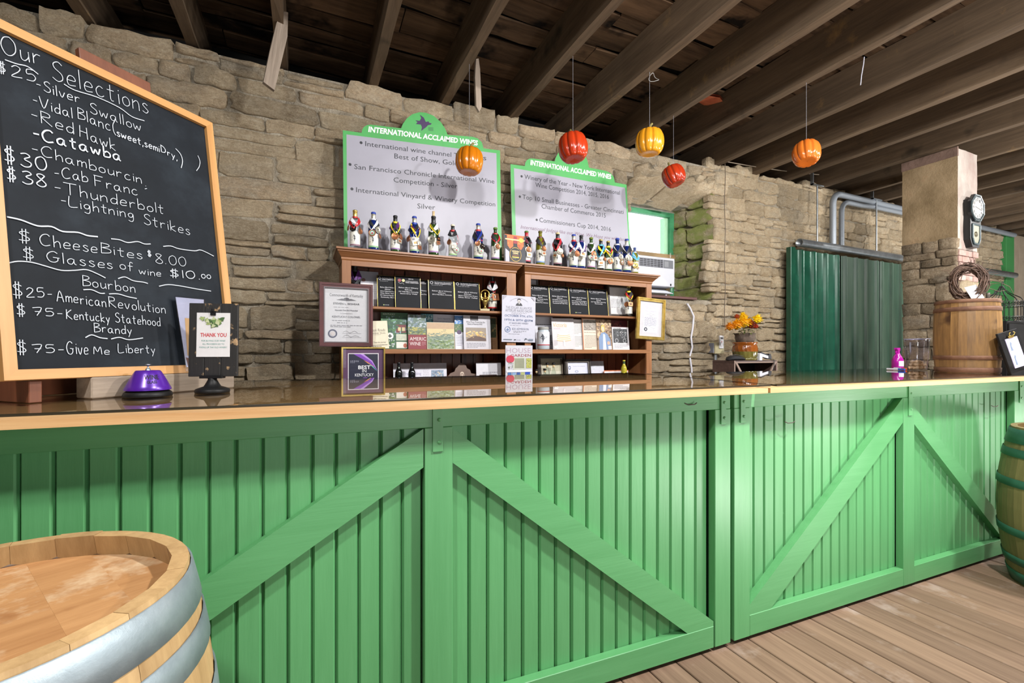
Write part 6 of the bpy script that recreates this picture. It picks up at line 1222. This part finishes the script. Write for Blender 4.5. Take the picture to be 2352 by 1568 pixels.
# ================================================================== pumpkins and things hung from the joists
def pumpkin(label, px, py, d, wpx, c1, c2, tilt, top, twist=0):
    P = EYE + ray(px, py) * d; k = d / FPX; rr = wpx * k / 2
    t = thing('pumpkin', label, 'pumpkin', P, R.uniform(0, 1), 'plastic pumpkins hung from the joists'); t.rotation_euler = (tilt[0], tilt[1], tilt[2])
    SK = plain('pumpkin_' + c1, [(.3, c1), (.7, c2)], 2.5, .18, 0, .0, spec=.6)
    m = MB(); prof = []
    for i in range(21):
        a = -pi / 2 + pi * i / 20; r_ = abs(cos(a)) ** .5; z = sin(a) * .98
        if i > 16: z -= .05 * (i - 16) ** 1.2 / 2
        if i < 3: z += .05 * (3 - i)
        prof.append((max(.02, r_) * rr, z * rr * .95))
    m.lathe(prof, 88, SK, None, True, rib=lambda a, z: 1 - .13 * (1 - abs(sin(5.5 * a))) ** 2.6); m.build('body', t)
    ST = col('#7a7040', .6)
    MB().tube([(0, 0, rr * .7), (.003, 0, rr * .95), (.014, .004, rr * 1.28), (.036, .006, rr * 1.46)], [.018, .011, .009, .010], 8, ST).build('stem', t)
    s = MB().tube([(0, 0, 0), (0, 0, top - P.z)], .0011, 5, col('#9a9aa2', .4, .2)); M = t.matrix_basis
    t.rotation_euler = tilt; Mi = Euler(tilt).to_matrix().to_4x4().inverted() @ T(0, 0, rr * 1.0); bpy.context.view_layer.update()
    s.v = [tuple(Mi @ Vector((v[0], v[1], v[2] * (1 - rr / (top - P.z))))) for v in s.v]; s.build('hanging_line', t, recalc=False)
pumpkin('yellow orange plastic pumpkin hanging in front of left award sign', 1078, 370, 3.70, 64, '#b5650a', '#c87d16', (-.02, .08, .3), 3.66)
pumpkin('large red plastic pumpkin hanging in front of right award sign', 1316, 339, 3.60, 68, '#9c2a10', '#b43a16', (-.12, .1, .9), 3.66)
pumpkin('golden yellow plastic pumpkin highest of the hanging five', 1492, 327, 3.80, 64, '#bd7810', '#d09322', (0, .02, .2), 3.66)
pumpkin('small red plastic pumpkin hanging in front of the window corner', 1547, 404, 4.50, 51, '#962510', '#ae3616', (-.34, -.05, .5), 3.66)
pumpkin('orange plastic pumpkin hanging nearest the sliding door', 1852, 352, 3.955, 58, '#b05414', '#c66a26', (-.2, .24, .1), 3.66)
pl_ = thing('hanging_plank', 'broken grey plank hanging beside a joist over chalkboard side of wall', 'plank'); A = atY(652, 20, 3.62); B_ = atY(620, 198, 3.62); GRW = wood('split_grey_wood', '#5a4e42', '#a8998a', 'Z', 8, .06, .85, .15, .4)
d = A - B_; pl_.location = B_; pl_.rotation_euler = (0, atan2(d.x, d.z), .3)
L = d.length; MB().prism([(-.045, 0), (.03, -.02), (.042, L * .4), (.05, L * .7), (.028, L), (0, L * .98), (-.03, L * .8), (-.04, L * .4)], -.015, .015, GRW).build('board', pl_)
t = thing('hanging_lath', 'narrow wooden slat hanging from joist above left award sign', 'slat'); A = atY(1094, 135, 3.85); B_ = atY(1099, 250, 3.85); d = A - B_; t.location = B_; t.rotation_euler = (0, atan2(d.x, d.z), .2); L = d.length
MB().prism([(-.03, .01), (.0, -.03), (.028, .02), (.026, L * .8), (.015, L), (-.012, L * .97), (-.03, L * .6)], -.012, .012, GRW).build('board', t)
t = thing('loose_tile', 'broken terracotta coloured board showing between roof boards', 'tile'); P = atZ(1638, 236, 3.93); t.location = P; t.rotation_euler = (.25, -.1, .25)
MB().add([(-.26, -.07, 0), (-.1, -.12, .01), (.05, -.09, 0), (.30, -.14, .01), (.26, .08, 0), (.05, .14, .01), (-.24, .1, 0)] , [tuple(range(7))], plain('terracotta', [(.3, '#a0482a'), (.7, '#c8704a')], 8, .8, 0, .2)).add([(-.26, -.07, .02), (-.1, -.12, .03), (.05, -.09, .02), (.30, -.14, .03), (.26, .08, .02), (.05, .14, .03), (-.24, .1, .02)], [tuple(range(7))], '#7a3a24').build('fragment', t, recalc=False)
pts = []
for i in range(25):
    u = i / 24; q = atY(1668 + (1890 - 1668) * u, 371 + 31 * u + 3 * sin(pi * u), WY - .06); pts.append(q)
tw = MB().tube(pts, .006, 6, '#8f8272').tube([atY(1665, 372 + i * 20, WY - .09) + Vector((.006 * sin(i), 0, 0)) for i in range(20)], .0045, 5, '#5a4c3e').build('twine'); tag(tw, 'twine strung along the wall top and hanging down the corner', 'twine')
A = atZ(1985, 131, 3.66); w_ = MB().tube([A, A + Vector((-.01, 0, -.06)), A + Vector((-.035, 0, -.15)), A + Vector((-.05, .0, -.235))], .004, 6, '#9a9aa4').build('loose_wire'); tag(w_, 'short loose wire dangling from joist on the right', 'wire')
A = atZ(1492, 166, 3.66); w_ = MB().tube([A + Vector((.0 + .045 * (1 - cos(q * pi / 8)), .02 * sin(q * pi / 4), -.035 - .03 * sin(q * pi / 8))) for q in range(17)] + [A + Vector((0, 0, -.04)), A], .0022, 5, '#9a9a98').build('wire_loop'); tag(w_, 'thin wire loop above golden yellow pumpkin', 'wire')
